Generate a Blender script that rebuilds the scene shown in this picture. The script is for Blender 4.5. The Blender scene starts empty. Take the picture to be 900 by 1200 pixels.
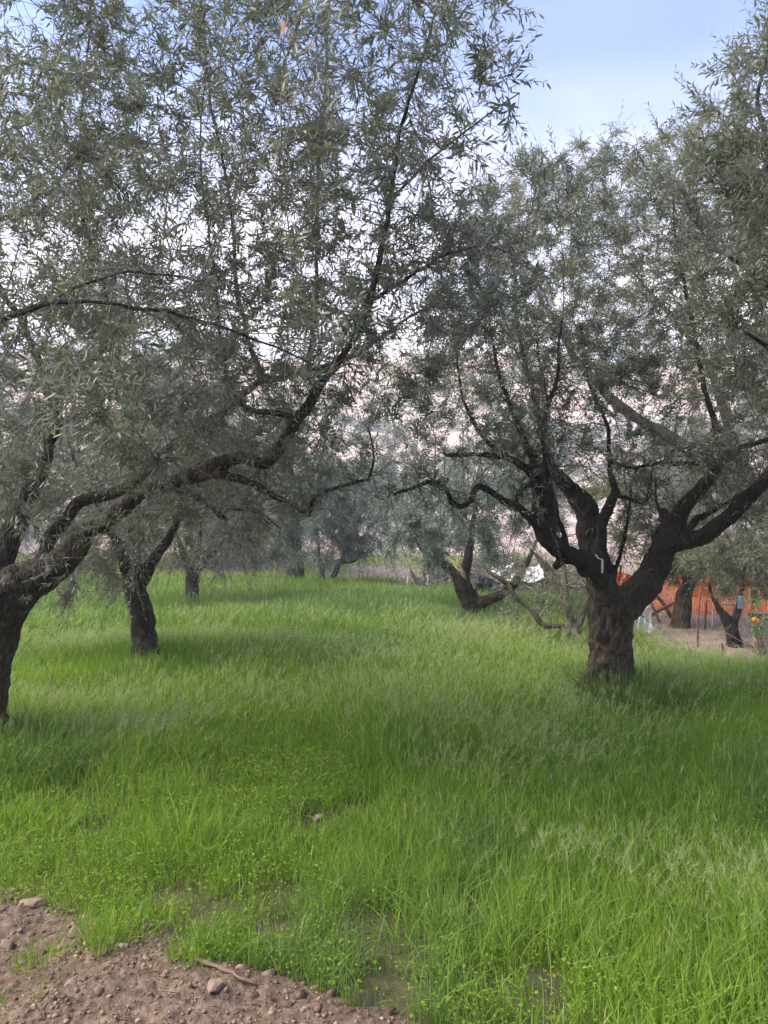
import bpy, math, random
import numpy as np
from mathutils import Vector
from mathutils.kdtree import KDTree

RNG = np.random.default_rng(11)
random.seed(5)
F, CX, CY, CAMH = 900.0, 450.0, 600.0, 1.6
R = math.radians
scene = bpy.context.scene
COL = scene.collection


# ------------------------------------------------------------------ helpers
def P(px, py, d):
    return np.array([(px - CX) / F * d, d, CAMH - (py - CY) / F * d])


def G(px, py):
    """point on the flat ground seen at a pixel"""
    d = CAMH * F / (py - CY)
    return np.array([(px - CX) / F * d, d])


def unit(v):
    n = np.linalg.norm(v, axis=-1, keepdims=True)
    return v / np.maximum(n, 1e-9)


def _hash(ix, iy, iz, seed):
    h = (ix.astype(np.int64) * 374761393 + iy.astype(np.int64) * 668265263 + iz.astype(np.int64) * 2147483647 + seed * 1274126177) & 0xFFFFFFFF
    h = ((h ^ (h >> 13)) * 1274126177) & 0xFFFFFFFF
    h = (h ^ (h >> 16)) & 0xFFFF
    return h / 65535.0


def vnoise(p, seed=0):
    """value noise 0..1, p (N,3)"""
    p = np.asarray(p, float)
    if p.shape[1] == 2:
        p = np.column_stack([p, np.zeros(len(p))])
    i = np.floor(p).astype(np.int64)
    f = p - i
    f = f * f * (3 - 2 * f)
    out = np.zeros(len(p))
    for dx in (0, 1):
        wx = f[:, 0] if dx else 1 - f[:, 0]
        for dy in (0, 1):
            wy = f[:, 1] if dy else 1 - f[:, 1]
            for dz in (0, 1):
                wz = f[:, 2] if dz else 1 - f[:, 2]
                out += wx * wy * wz * _hash(i[:, 0] + dx, i[:, 1] + dy, i[:, 2] + dz, seed)
    return out


def fbm(p, seed=0, octs=4):
    a, s, t = 1.0, 0.0, 0.0
    p = np.asarray(p, float)
    for k in range(octs):
        s = s + a * vnoise(p * (2 ** k) + 17.3 * k, seed + k)
        t += a
        a *= .5
    return s / t


def in_poly(x, y, poly):
    ins = np.zeros(len(x), bool)
    n = len(poly)
    j = n - 1
    for i in range(n):
        xi, yi = poly[i]
        xj, yj = poly[j]
        c = ((yi > y) != (yj > y)) & (x < (xj - xi) * (y - yi) / (yj - yi + 1e-12) + xi)
        ins ^= c
        j = i
    return ins


def poly_dist(x, y, poly, closed=True):
    d = np.full(len(x), 1e9)
    n = len(poly)
    for i in range(n if closed else n - 1):
        ax, ay = poly[i]
        bx, by = poly[(i + 1) % n]
        vx, vy = bx - ax, by - ay
        t = np.clip(((x - ax) * vx + (y - ay) * vy) / (vx * vx + vy * vy + 1e-12), 0, 1)
        d = np.minimum(d, np.hypot(x - ax - t * vx, y - ay - t * vy))
    return d


class MB:
    """collects vertices and faces, links them as one mesh object"""

    def __init__(s):
        s.v, s.loops, s.counts, s.mi, s.attr, s.n = [], [], [], [], {}, 0

    def add(s, verts, faces, mat=0, **attrs):
        verts = np.asarray(verts, float).reshape(-1, 3)
        faces = np.asarray(faces, np.int64)
        s.v.append(verts)
        s.loops.append((faces + s.n).ravel())
        s.counts.append(np.full(len(faces), faces.shape[1]))
        s.mi.append(np.full(len(faces), mat))
        for k, val in attrs.items():
            s.attr.setdefault(k, []).append((s.n, np.broadcast_to(np.asarray(val, float), (len(verts),))))
        s.n += len(verts)

    def mesh(s, name, smooth=False):
        me = bpy.data.meshes.new(name)
        v = np.concatenate(s.v)
        loops = np.concatenate(s.loops)
        counts = np.concatenate(s.counts)
        me.vertices.add(len(v))
        me.vertices.foreach_set('co', v.astype(np.float32).ravel())
        me.loops.add(len(loops))
        me.loops.foreach_set('vertex_index', loops.astype(np.int32))
        me.polygons.add(len(counts))
        starts = np.concatenate([[0], np.cumsum(counts)[:-1]])
        me.polygons.foreach_set('loop_start', starts.astype(np.int32))
        me.polygons.foreach_set('material_index', np.concatenate(s.mi).astype(np.int32))
        me.update(calc_edges=True)
        if smooth:
            me.polygons.foreach_set('use_smooth', np.ones(len(counts), bool))
        for k, parts in s.attr.items():
            a = me.attributes.new(k, 'FLOAT', 'POINT')
            arr = np.zeros(len(v), np.float32)
            for st, val in parts:
                arr[st:st + len(val)] = val
            a.data.foreach_set('value', arr)
        return me

    def build(s, name, mats, parent=None, smooth=False, loc=(0, 0, 0)):
        me = s.mesh(name, smooth)
        for m in (mats if isinstance(mats, (list, tuple)) else [mats]):
            me.materials.append(m)
        o = bpy.data.objects.new(name, me)
        COL.objects.link(o)
        o.location = loc
        if parent:
            o.parent = parent
            o.matrix_parent_inverse = parent.matrix_basis.inverted()
        return o


def tag(o, label=None, cat=None, group=None, kind=None):
    if label: o['label'] = label
    if cat: o['category'] = cat
    if group: o['group'] = group
    if kind: o['kind'] = kind
    return o


def thing(name, label, cat, loc, group=None):
    o = bpy.data.objects.new(name, None)
    o.empty_display_size = .1
    o.location = loc
    COL.objects.link(o)
    return tag(o, label, cat, group)


def smooth_path(pts, rad, step, k=.5):
    """Catmull-Rom through pts, resampled about every step metres"""
    pts = np.asarray(pts, float)
    rad = np.asarray(rad, float)
    q = np.vstack([2 * pts[0] - pts[1], pts, 2 * pts[-1] - pts[-2]])
    out, ro = [], []
    for i in range(len(pts) - 1):
        n = max(2, int(np.linalg.norm(pts[i + 1] - pts[i]) / step))
        t = np.linspace(0, 1, n, endpoint=False)[:, None]
        p0, p1, p2, p3 = q[i:i + 4]
        m1, m2 = k * (p2 - p0), k * (p3 - p1)
        out.append((2 * t ** 3 - 3 * t ** 2 + 1) * p1 + (t ** 3 - 2 * t ** 2 + t) * m1 + (3 * t ** 2 - 2 * t ** 3) * p2 + (t ** 3 - t ** 2) * m2)
        ro.append(rad[i] + (rad[i + 1] - rad[i]) * t[:, 0])
    out.append(pts[-1:])
    ro.append(rad[-1:])
    return np.concatenate(out), np.concatenate(ro)


def tube(mb, pts, rad, sides=6, mat=0, cap=True, **attrs):
    pts = np.asarray(pts, float)
    rad = np.broadcast_to(np.asarray(rad, float), (len(pts),))
    n = len(pts)
    tan = np.empty_like(pts)
    tan[1:-1] = pts[2:] - pts[:-2]
    tan[0] = pts[1] - pts[0]
    tan[-1] = pts[-1] - pts[-2]
    tan = unit(tan)
    a = np.array([0., 0., 1.]) if abs(tan[0][2]) < .9 else np.array([1., 0., 0.])
    u = np.empty_like(pts)
    cu = unit(np.cross(tan[0], a))
    for i in range(n):
        cu = cu - tan[i] * np.dot(cu, tan[i])
        l = math.sqrt(cu @ cu)
        cu = cu / l if l > 1e-6 else unit(np.cross(tan[i], [0.3, .5, .8]))
        u[i] = cu
    w = np.cross(tan, u)
    th = np.linspace(0, 2 * np.pi, sides, endpoint=False)
    ring = pts[:, None] + rad[:, None, None] * (np.cos(th)[None, :, None] * u[:, None] + np.sin(th)[None, :, None] * w[:, None])
    verts = ring.reshape(-1, 3)
    i = np.arange(n - 1)[:, None] * sides
    j = np.arange(sides)[None]
    k = (j + 1) % sides
    faces = np.stack([i + j, i + k, i + sides + k, i + sides + j], -1).reshape(-1, 4)
    if attrs:
        attrs = {kk: vv for kk, vv in attrs.items()}
    base = mb.n
    mb.add(verts, faces, mat, **attrs)
    if cap:
        for s_, off in ((-1, 0), (1, (n - 1) * sides)):
            c = pts[0] if s_ < 0 else pts[-1]
            mb.v.append(c[None])
            ci = mb.n
            mb.n += 1
            r_ = base + off + np.arange(sides)
            r2 = np.roll(r_, -1)
            f = np.stack([np.full(sides, ci), r2, r_] if s_ < 0 else [np.full(sides, ci), r_, r2], -1)
            mb.loops.append(f.ravel())
            mb.counts.append(np.full(sides, 3))
            mb.mi.append(np.full(sides, mat))
            for kk, vv in attrs.items():
                mb.attr[kk].append((ci, np.atleast_1d(np.asarray(vv, float)).ravel()[:1]))


def ico(sub=2):
    import bmesh
    bm = bmesh.new()
    bmesh.ops.create_icosphere(bm, subdivisions=sub, radius=1)
    v = np.array([x.co[:] for x in bm.verts])
    f = np.array([[l.index for l in x.verts] for x in bm.faces])
    bm.free()
    return v, f


# ---------------------------------------------------------------- materials
def mat(name):
    m = bpy.data.materials.new(name)
    m.use_nodes = True
    nt = m.node_tree
    nt.nodes.clear()
    out = nt.nodes.new('ShaderNodeOutputMaterial')
    return m, nt, out


def nd(nt, typ, **kw):
    n = nt.nodes.new(typ)
    for k, v in kw.items():
        if k == 'ins':
            for a, b in v.items():
                n.inputs[a].default_value = b
        else:
            setattr(n, k, v)
    return n


def ramp(nt, fac, stops):
    r = nt.nodes.new('ShaderNodeValToRGB')
    el = r.color_ramp.elements
    while len(el) < len(stops):
        el.new(.5)
    for e, (p, c) in zip(el, stops):
        e.position = p
        e.color = (*c, 1)
    nt.links.new(fac, r.inputs[0])
    return r.outputs[0]


def leafy(name, stops, under, transl, rough=.5, tmix=.35, attr='rnd', tint=None, spec=.35):
    """two-sided leaf: upper colour by a per-leaf number, paler underside, light passing through"""
    m, nt, out = mat(name)
    L = nt.links.new
    a = nd(nt, 'ShaderNodeAttribute', attribute_name=attr)
    top = ramp(nt, a.outputs['Fac'], stops)
    if tint is not None:
        b = nd(nt, 'ShaderNodeAttribute', attribute_name='kind')
        mx = nd(nt, 'ShaderNodeMix', data_type='RGBA')
        L(b.outputs['Fac'], mx.inputs[0]); L(top, mx.inputs[6])
        mx.inputs[7].default_value = (*tint, 1)
        top = mx.outputs[2]
    col = top
    if under is not None:
        g = nd(nt, 'ShaderNodeNewGeometry')
        mx = nd(nt, 'ShaderNodeMix', data_type='RGBA')
        L(g.outputs['Backfacing'], mx.inputs[0]); L(top, mx.inputs[6])
        mx.inputs[7].default_value = (*under, 1)
        col = mx.outputs[2]
    p = nd(nt, 'ShaderNodeBsdfPrincipled', ins={'Roughness': rough, 'Specular IOR Level': spec})
    L(col, p.inputs['Base Color'])
    t = nd(nt, 'ShaderNodeBsdfTranslucent')
    hm = nd(nt, 'ShaderNodeMix', data_type='RGBA', blend_type='MULTIPLY')
    hm.inputs[0].default_value = 1
    L(top, hm.inputs[6]); hm.inputs[7].default_value = (*transl, 1)
    L(hm.outputs[2], t.inputs['Color'])
    s = nd(nt, 'ShaderNodeMixShader')
    s.inputs[0].default_value = tmix
    L(p.outputs[0], s.inputs[1]); L(t.outputs[0], s.inputs[2])
    L(s.outputs[0], out.inputs[0])
    return m


def bark(name, dark, mid, light, scale=9, moss=0.0, bump=.6, high=None):
    m, nt, out = mat(name)
    L = nt.links.new
    tc = nd(nt, 'ShaderNodeNewGeometry')
    mp = nd(nt, 'ShaderNodeMapping'); mp.inputs['Scale'].default_value = (1, 1, .35)
    L(tc.outputs['Position'], mp.inputs[0])
    n1 = nd(nt, 'ShaderNodeTexNoise', ins={'Scale': scale * 2.5, 'Detail': 8, 'Roughness': .65, 'Distortion': .6})
    L(mp.outputs[0], n1.inputs['Vector'])
    v1 = nd(nt, 'ShaderNodeTexVoronoi', feature='DISTANCE_TO_EDGE', ins={'Scale': scale * 3.2})
    mp2 = nd(nt, 'ShaderNodeMapping'); mp2.inputs['Scale'].default_value = (1.6, 1.6, .4)
    L(tc.outputs['Position'], mp2.inputs[0]); L(mp2.outputs[0], v1.inputs['Vector'])
    c1 = ramp(nt, n1.outputs[0], [(.25, dark), (.5, mid), (.75, light)])
    n3 = nd(nt, 'ShaderNodeTexNoise', ins={'Scale': 2.2, 'Detail': 4})
    L(tc.outputs['Position'], n3.inputs['Vector'])
    mx = nd(nt, 'ShaderNodeMix', data_type='RGBA', blend_type='MULTIPLY')
    c3 = ramp(nt, n3.outputs[0], [(.3, (.55, .55, .55)), (.7, (1.25, 1.2, 1.12))])
    mx.inputs[0].default_value = 1
    L(c1, mx.inputs[6]); L(c3, mx.inputs[7])
    col = mx.outputs[2]
    if moss:
        n4 = nd(nt, 'ShaderNodeTexNoise', ins={'Scale': 14, 'Detail': 6})
        L(tc.outputs['Position'], n4.inputs['Vector'])
        f = ramp(nt, n4.outputs[0], [(.52, (0, 0, 0)), (.66, (moss, moss, moss))])
        m2 = nd(nt, 'ShaderNodeMix', data_type='RGBA')
        L(f, m2.inputs[0]); L(col, m2.inputs[6]); m2.inputs[7].default_value = (.15, .155, .12, 1)
        col = m2.outputs[2]
    if high:
        # boughs blended to a blackish colour, the butt of the trunk bare brown bark
        sp = nd(nt, 'ShaderNodeSeparateXYZ'); L(tc.outputs['Position'], sp.inputs[0])
        ah = nd(nt, 'ShaderNodeMath', operation='MULTIPLY_ADD'); L(n3.outputs[0], ah.inputs[0]); ah.inputs[1].default_value = .9
        L(sp.outputs['Z'], ah.inputs[2])
        mr = nd(nt, 'ShaderNodeMapRange'); L(ah.outputs[0], mr.inputs[0])
        for k_, v_ in ((1, 1.25), (2, 1.6), (3, 0), (4, .82)):
            mr.inputs[k_].default_value = v_
        m3 = nd(nt, 'ShaderNodeMix', data_type='RGBA')
        L(mr.outputs[0], m3.inputs[0]); L(col, m3.inputs[6]); m3.inputs[7].default_value = (*high, 1)
        col = m3.outputs[2]
    p = nd(nt, 'ShaderNodeBsdfPrincipled', ins={'Roughness': .9, 'Specular IOR Level': .2})
    L(col, p.inputs['Base Color'])
    ad = nd(nt, 'ShaderNodeMath', operation='MULTIPLY_ADD')
    L(v1.outputs[0], ad.inputs[0]); ad.inputs[1].default_value = 1.1; L(n1.outputs[0], ad.inputs[2])
    b = nd(nt, 'ShaderNodeBump', ins={'Strength': bump, 'Distance': .03})
    L(ad.outputs[0], b.inputs['Height']); L(b.outputs[0], p.inputs['Normal'])
    L(p.outputs[0], out.inputs[0])
    return m


def noisy(name, stops, scale=8, rough=.9, detail=8, bump=.3, dist=.01, spec=.25, attr=None, second=None):
    m, nt, out = mat(name)
    L = nt.links.new
    g = nd(nt, 'ShaderNodeNewGeometry')
    n = nd(nt, 'ShaderNodeTexNoise', ins={'Scale': scale, 'Detail': detail, 'Roughness': .62})
    L(g.outputs['Position'], n.inputs['Vector'])
    col = ramp(nt, n.outputs[0], stops)
    if attr:
        a = nd(nt, 'ShaderNodeAttribute', attribute_name=attr)
        mx = nd(nt, 'ShaderNodeMix', data_type='RGBA', blend_type='MULTIPLY')
        mx.inputs[0].default_value = 1
        L(col, mx.inputs[6]); L(ramp(nt, a.outputs['Fac'], second), mx.inputs[7])
        col = mx.outputs[2]
    p = nd(nt, 'ShaderNodeBsdfPrincipled', ins={'Roughness': rough, 'Specular IOR Level': spec})
    L(col, p.inputs['Base Color'])
    if bump:
        n2 = nd(nt, 'ShaderNodeTexNoise', ins={'Scale': scale * 4, 'Detail': 6})
        L(g.outputs['Position'], n2.inputs['Vector'])
        b = nd(nt, 'ShaderNodeBump', ins={'Strength': bump, 'Distance': dist})
        L(n2.outputs[0], b.inputs['Height']); L(b.outputs[0], p.inputs['Normal'])
    L(p.outputs[0], out.inputs[0])
    return m


M = {}
M['leaf'] = leafy('olive_leaf', [(0, (.070, .086, .062)), (.45, (.112, .132, .096)), (.8, (.165, .182, .13)), (1, (.26, .25, .12))],
                  (.33, .35, .31), (1.35, 1.4, 1.0), rough=.42, tmix=.36, spec=.5)
M['leaf_blue'] = leafy('olive_leaf_glaucous_hazed', [(0, (.105, .138, .128)), (.5, (.155, .195, .18)), (.85, (.21, .25, .23)), (1, (.23, .27, .18))],  # glaucous leaf, lightened so the colour also carries the paleness of haze
                       (.30, .36, .33), (1.2, 1.4, .8), rough=.45, tmix=.3, spec=.5)
M['leaf_sun_tinted'] = leafy('olive_leaf_sun_tinted', [(0, (.075, .09, .042)), (.5, (.12, .135, .06)), (.85, (.18, .18, .075)), (1, (.28, .23, .06))],  # warm sunlight on the tall tree behind, put into the leaf colour
                       (.25, .26, .18), (1.6, 1.5, .6), rough=.45, tmix=.38, spec=.45)
M['leaf_grey'] = leafy('olive_leaf_grey', [(0, (.08, .10, .06)), (.5, (.12, .145, .09)), (.85, (.17, .19, .12)), (1, (.25, .25, .11))],
                       (.27, .29, .23), (1.4, 1.4, .7), rough=.45, tmix=.33, spec=.45)
M['wither'] = leafy('withered_leaf', [(0, (.36, .14, .03)), (1, (.52, .30, .06))], None, (1.3, 1.1, .5), tmix=.5)
M['broad'] = leafy('broad_leaf', [(0, (.06, .17, .03)), (1, (.16, .32, .06))], (.15, .25, .1), (1.5, 1.5, .5), rough=.35, tmix=.35)
M['bark'] = bark('olive_bark', (.016, .013, .011), (.052, .045, .037), (.15, .13, .105), 9, .6, bump=1.0)
M['bark_fork'] = bark('olive_bark_two_tone', (.03, .023, .018), (.085, .066, .05), (.19, .155, .12), 8, .3, bump=1.0, high=(.022, .019, .016))
M['bark_mid'] = bark('olive_bark_brown', (.03, .023, .018), (.085, .066, .05), (.19, .155, .12), 8, .35)
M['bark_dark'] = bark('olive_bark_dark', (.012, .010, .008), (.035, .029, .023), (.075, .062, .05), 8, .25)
M['bark_grey'] = bark('olive_bark_grey', (.05, .045, .035), (.12, .11, .085), (.24, .22, .17), 12, .5)
M['twig'] = noisy('twig_bark', [(.3, (.10, .088, .072)), (.7, (.28, .25, .21))], 12, bump=0)
M['twig_dark'] = noisy('twig_bark_dark', [(.3, (.035, .03, .024)), (.7, (.115, .10, .082))], 12, bump=0)
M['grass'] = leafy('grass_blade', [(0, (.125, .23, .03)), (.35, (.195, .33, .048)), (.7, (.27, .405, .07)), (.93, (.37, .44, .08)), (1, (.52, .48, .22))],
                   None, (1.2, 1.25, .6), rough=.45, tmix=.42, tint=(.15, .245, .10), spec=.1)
M['awn'] = leafy('grass_awn', [(0, (.30, .38, .15)), (1, (.54, .58, .32))], None, (1.1, 1.1, .9), rough=.6, spec=.1, tmix=.45)
M['clover'] = leafy('low_weed', [(0, (.14, .24, .028)), (.6, (.22, .34, .04)), (1, (.31, .41, .075))], None, (1.2, 1.2, .5), rough=.6, tmix=.4, spec=.1)
M['tuft'] = leafy('tuft_blade', [(0, (.065, .13, .03)), (.6, (.115, .205, .05)), (1, (.21, .30, .10))], None, (1.2, 1.2, .6), rough=.5, tmix=.4, spec=.15)
M['straw'] = leafy('straw', [(0, (.22, .17, .10)), (1, (.48, .42, .28))], None, (1, 1, 1), rough=.6, tmix=.25)
M['soil'] = noisy('pale_soil', [(.25, (.15, .115, .09)), (.5, (.27, .21, .175)), (.75, (.40, .33, .285))], 3.5, bump=.5, dist=.03)
M['field_soil'] = noisy('dark_field_soil', [(.3, (.045, .042, .022)), (.7, (.11, .10, .05))], 9, bump=.6, dist=.03)
M['dirt'] = noisy('reddish_dirt', [(.25, (.055, .036, .026)), (.48, (.13, .09, .066)), (.75, (.25, .185, .14))], 22, bump=.7, dist=.012)
M['bank'] = noisy('pinkish_bank', [(.25, (.24, .17, .145)), (.5, (.42, .32, .29)), (.75, (.58, .48, .44))], 1.6, bump=.5, dist=.05)
M['hill'] = noisy('pinkish_hillside', [(.3, (.16, .17, .09)), (.42, (.55, .41, .36)), (.6, (.72, .55, .49)), (.8, (.80, .65, .60))], .16, bump=.6, dist=.8)
M['stone'] = noisy('stone', [(.3, (.21, .155, .118)), (.7, (.40, .315, .25))], 30, bump=.4, dist=.004, attr='rnd',
                   second=[(0, (.38, .33, .31)), (.5, (.8, .74, .7)), (.8, (1.1, 1.06, 1.0)), (1, (1.7, 1.68, 1.62))])
M['wood'] = noisy('weathered_wood', [(.3, (.11, .075, .052)), (.7, (.25, .18, .13))], 25, bump=.4, dist=.004)
M['pale_wood'] = noisy('pale_wood', [(.3, (.42, .31, .2)), (.7, (.6, .47, .33))], 25, bump=.3, dist=.004)
M['rust'] = noisy('rusty_iron', [(.3, (.10, .045, .03)), (.7, (.22, .11, .07))], 30, bump=.3, dist=.002)
M['net'] = leafy('orange_plastic_net', [(0, (.80, .13, .02)), (.6, (.95, .24, .04)), (1, (1.0, .36, .10))], None, (1, 1, 1), rough=.4, tmix=.55)
M['white'] = noisy('white_cloth', [(.3, (.74, .73, .70)), (.7, (.88, .87, .85))], 20, bump=.2, dist=.004)
M['black'] = noisy('black_sheeting', [(.3, (.018, .02, .022)), (.7, (.05, .055, .06))], 6, rough=.45, bump=.3, dist=.01)
M['cyan'] = noisy('turquoise_rag', [(.3, (.05, .42, .42)), (.7, (.1, .6, .6))], 20, bump=0)
M['paleblue'] = noisy('pale_blue_cloth', [(.3, (.42, .62, .78)), (.7, (.68, .82, .92))], 12, bump=0)
M['fruit'] = noisy('orange_fruit', [(.3, (.8, .22, .03)), (.7, (.9, .36, .08))], 30, bump=0, rough=.4)
M['maroon'] = noisy('red_brown_wall', [(.25, (.10, .040, .030)), (.5, (.17, .065, .048)), (.8, (.27, .12, .09))], 5, bump=.5, dist=.03)
M['paint'] = noisy('pale_plaster', [(.3, (.60, .52, .48)), (.7, (.75, .68, .63))], 4, bump=.1)


# ------------------------------------------------------------------- leaves
LEAF8 = np.array([[0, 0, 0], [.34, .5, .06], [.34, 0, -.03], [.34, -.5, .06], [.7, .42, .06], [.7, 0, -.03], [.7, -.42, .06], [1, 0, 0]])
LEAF8F3 = np.array([[0, 2, 1], [0, 3, 2], [4, 5, 7], [5, 6, 7]])
LEAF8F4 = np.array([[1, 2, 5, 4], [2, 3, 6, 5]])
LEAF4 = np.array([[0, 0, 0], [.5, .5, .05], [1, 0, 0], [.5, -.5, .05]])
LEAF4F = np.array([[0, 2, 1], [0, 3, 2]])


def add_leaves(mb, base, axis, nrm, length, width, rnd, fine=True, bend=None, mat=0):
    n = len(base)
    if n == 0:
        return
    axis = unit(axis)
    nrm = unit(nrm - axis * np.sum(nrm * axis, 1, keepdims=True))
    side = np.cross(nrm, axis)
    T = LEAF8 if fine else LEAF4
    k = len(T)
    bend = RNG.normal(.06, .12, n) if bend is None else bend
    u = T[:, 0]
    v = (base[:, None] + axis[:, None] * (length[:, None] * u)[..., None]
         + side[:, None] * (width[:, None] * T[:, 1])[..., None]
         + nrm[:, None] * (width[:, None] * T[:, 2] * 1.6 - (bend * length)[:, None] * u ** 2)[..., None])
    off = (np.arange(n) * k)[:, None, None]
    r = np.repeat(rnd, k)
    V = v.reshape(-1, 3)
    if fine:
        f3 = (LEAF8F3[None] + off).reshape(-1, 3)
        f4 = (LEAF8F4[None] + off).reshape(-1, 4)
        st = mb.n
        mb.add(V, f3, mat, rnd=r)
        mb.loops.append((f4 + st).ravel()); mb.counts.append(np.full(len(f4), 4)); mb.mi.append(np.full(len(f4), mat))
    else:
        mb.add(V, (LEAF4F[None] + off).reshape(-1, 3), mat, rnd=r)


def shoots(mbT, mbL, pos, dirs, length, leaf_len, droop, fine, leaf_frac=1.0, gap=.02, tube_r=.0012, stem=True, rbias=0.0):
    """leafy shoots: a thin curved stem with opposite pairs of narrow leaves"""
    K = len(pos)
    if K == 0:
        return
    dirs = unit(dirs)
    Mx = int(max(length) / gap) + 1
    s = np.arange(Mx) * gap
    side = unit(np.cross(dirs, RNG.normal(size=(K, 3))))
    curve = RNG.normal(0, .9, K)
    pts = (pos[:, None] + dirs[:, None] * s[None, :, None]
           + side[:, None] * (curve[:, None] * s[None] ** 2)[..., None])
    pts[..., 2] += -droop[:, None] * s[None] ** 2
    tan = np.empty_like(pts)
    tan[:, :-1] = pts[:, 1:] - pts[:, :-1]
    tan[:, -1] = tan[:, -2]
    tan = unit(tan)
    cnt = np.maximum(3, (length / gap).astype(int))
    if stem:
        q = 4
        for_idx = np.clip((np.linspace(0, 1, q)[None] * (cnt[:, None] - 1)).round().astype(int), 0, Mx - 1)
        sp = pts[np.arange(K)[:, None], for_idx]
        st = tan[np.arange(K)[:, None], for_idx]
        a = unit(np.cross(st, np.array([.31, .52, .79])))
        b = np.cross(st, a)
        rr = tube_r * np.array([1.25, 1, .8, .4])
        ring = np.stack([sp + rr[None, :, None] * (math.cos(t) * a + math.sin(t) * b) for t in (0, 2.094, 4.189)], 2)
        V = ring.reshape(-1, 3)
        i = np.arange(q - 1)[:, None] * 3
        j = np.arange(3)[None]
        f = np.stack([i + j, i + (j + 1) % 3, i + 3 + (j + 1) % 3, i + 3 + j], -1).reshape(-1, 4)
        mbT.add(V, (f[None] + (np.arange(K) * q * 3)[:, None, None]).reshape(-1, 4))
    # leaf pairs
    u0 = side
    w0 = np.cross(dirs, side)
    idx = np.arange(Mx)
    ph = RNG.uniform(0, 6.28, K)
    for sgn in (0, np.pi):
        ang = ph[:, None] + idx[None] * (np.pi / 2) + sgn + RNG.normal(0, .35, (K, Mx))
        rad = np.cos(ang)[..., None] * u0[:, None] + np.sin(ang)[..., None] * w0[:, None]
        ok = (idx[None] >= 1) & (idx[None] < cnt[:, None]) & (RNG.random((K, Mx)) < leaf_frac)
        spread = RNG.uniform(.5, 1.15, (K, Mx))[..., None]
        ax = tan * np.cos(spread) + rad * np.sin(spread)
        ax[..., 2] -= .15
        nrm = tan * np.sin(spread) - rad * np.cos(spread)
        nrm = -nrm * -1
        b_, a_, n_ = pts[ok], ax[ok], nrm[ok]
        n_ = n_ + RNG.normal(0, .35, n_.shape)
        N = len(b_)
        tpos = (idx[None] / cnt[:, None])[ok]
        ll = leaf_len * RNG.uniform(.7, 1.15, N) * (1.05 - .45 * tpos ** 2)
        rnd = np.clip(RNG.beta(2.2, 2.8, N) + .12 * tpos + rbias, 0, 1)
        add_leaves(mbL, b_, a_, n_, ll, ll * RNG.uniform(.17, .25, N), rnd, fine)


# -------------------------------------------------------------------- trees
def grow(seed_pos, targets, step, kill, up=.05, jit=.25, maxit=140, infl=4.0, curl=.25):
    pos = [np.array(p) for p in seed_pos]
    parent = [-1] * len(pos)
    nch = [0] * len(pos)
    T = targets.copy()
    S = np.array(seed_pos)
    d = np.linalg.norm(T[:, None] - S[None], axis=2)
    near = d.argmin(1)
    dist = d.min(1)
    alive = dist > kill
    for it in range(maxit):
        act = np.where(alive & (dist < infl))[0]
        if len(act) == 0:
            break
        nodes, inv = np.unique(near[act], return_inverse=True)
        acc = np.zeros((len(nodes), 3))
        PP = np.array([pos[n] for n in nodes])
        np.add.at(acc, inv, unit(T[act] - PP[inv]))
        new = []
        for a, n in enumerate(nodes):
            if nch[n] >= 3:
                alive[act[inv == a]] = False
                continue
            dr = unit(acc[a]) if np.linalg.norm(acc[a]) > .05 else RNG.normal(size=3)
            q = pos[n] * 3.1
            dr = dr + RNG.normal(0, jit, 3) + curl * np.array([math.sin(q[1] * 2 + n % 7), math.sin(q[2] * 2.3), math.sin(q[0] * 2.1)])
            dr[2] += up
            if parent[n] >= 0:
                dr = unit(dr) + .7 * unit(pos[n] - pos[parent[n]])
            new.append((n, pos[n] + step * RNG.uniform(.8, 1.15) * unit(dr)))
        if not new:
            break
        i0 = len(pos)
        for n, p in new:
            pos.append(p)
            parent.append(n)
            nch.append(0)
            nch[n] += 1
        NP = np.array([p for _, p in new])
        idx = np.where(alive)[0]
        dn = np.linalg.norm(T[idx][:, None] - NP[None], axis=2)
        m = dn.min(1)
        am = dn.argmin(1)
        bt = m < dist[idx]
        near[idx[bt]] = i0 + am[bt]
        dist[idx[bt]] = m[bt]
        alive[idx[dist[idx] < kill]] = False
    return np.array(pos), np.array(parent)


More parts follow.
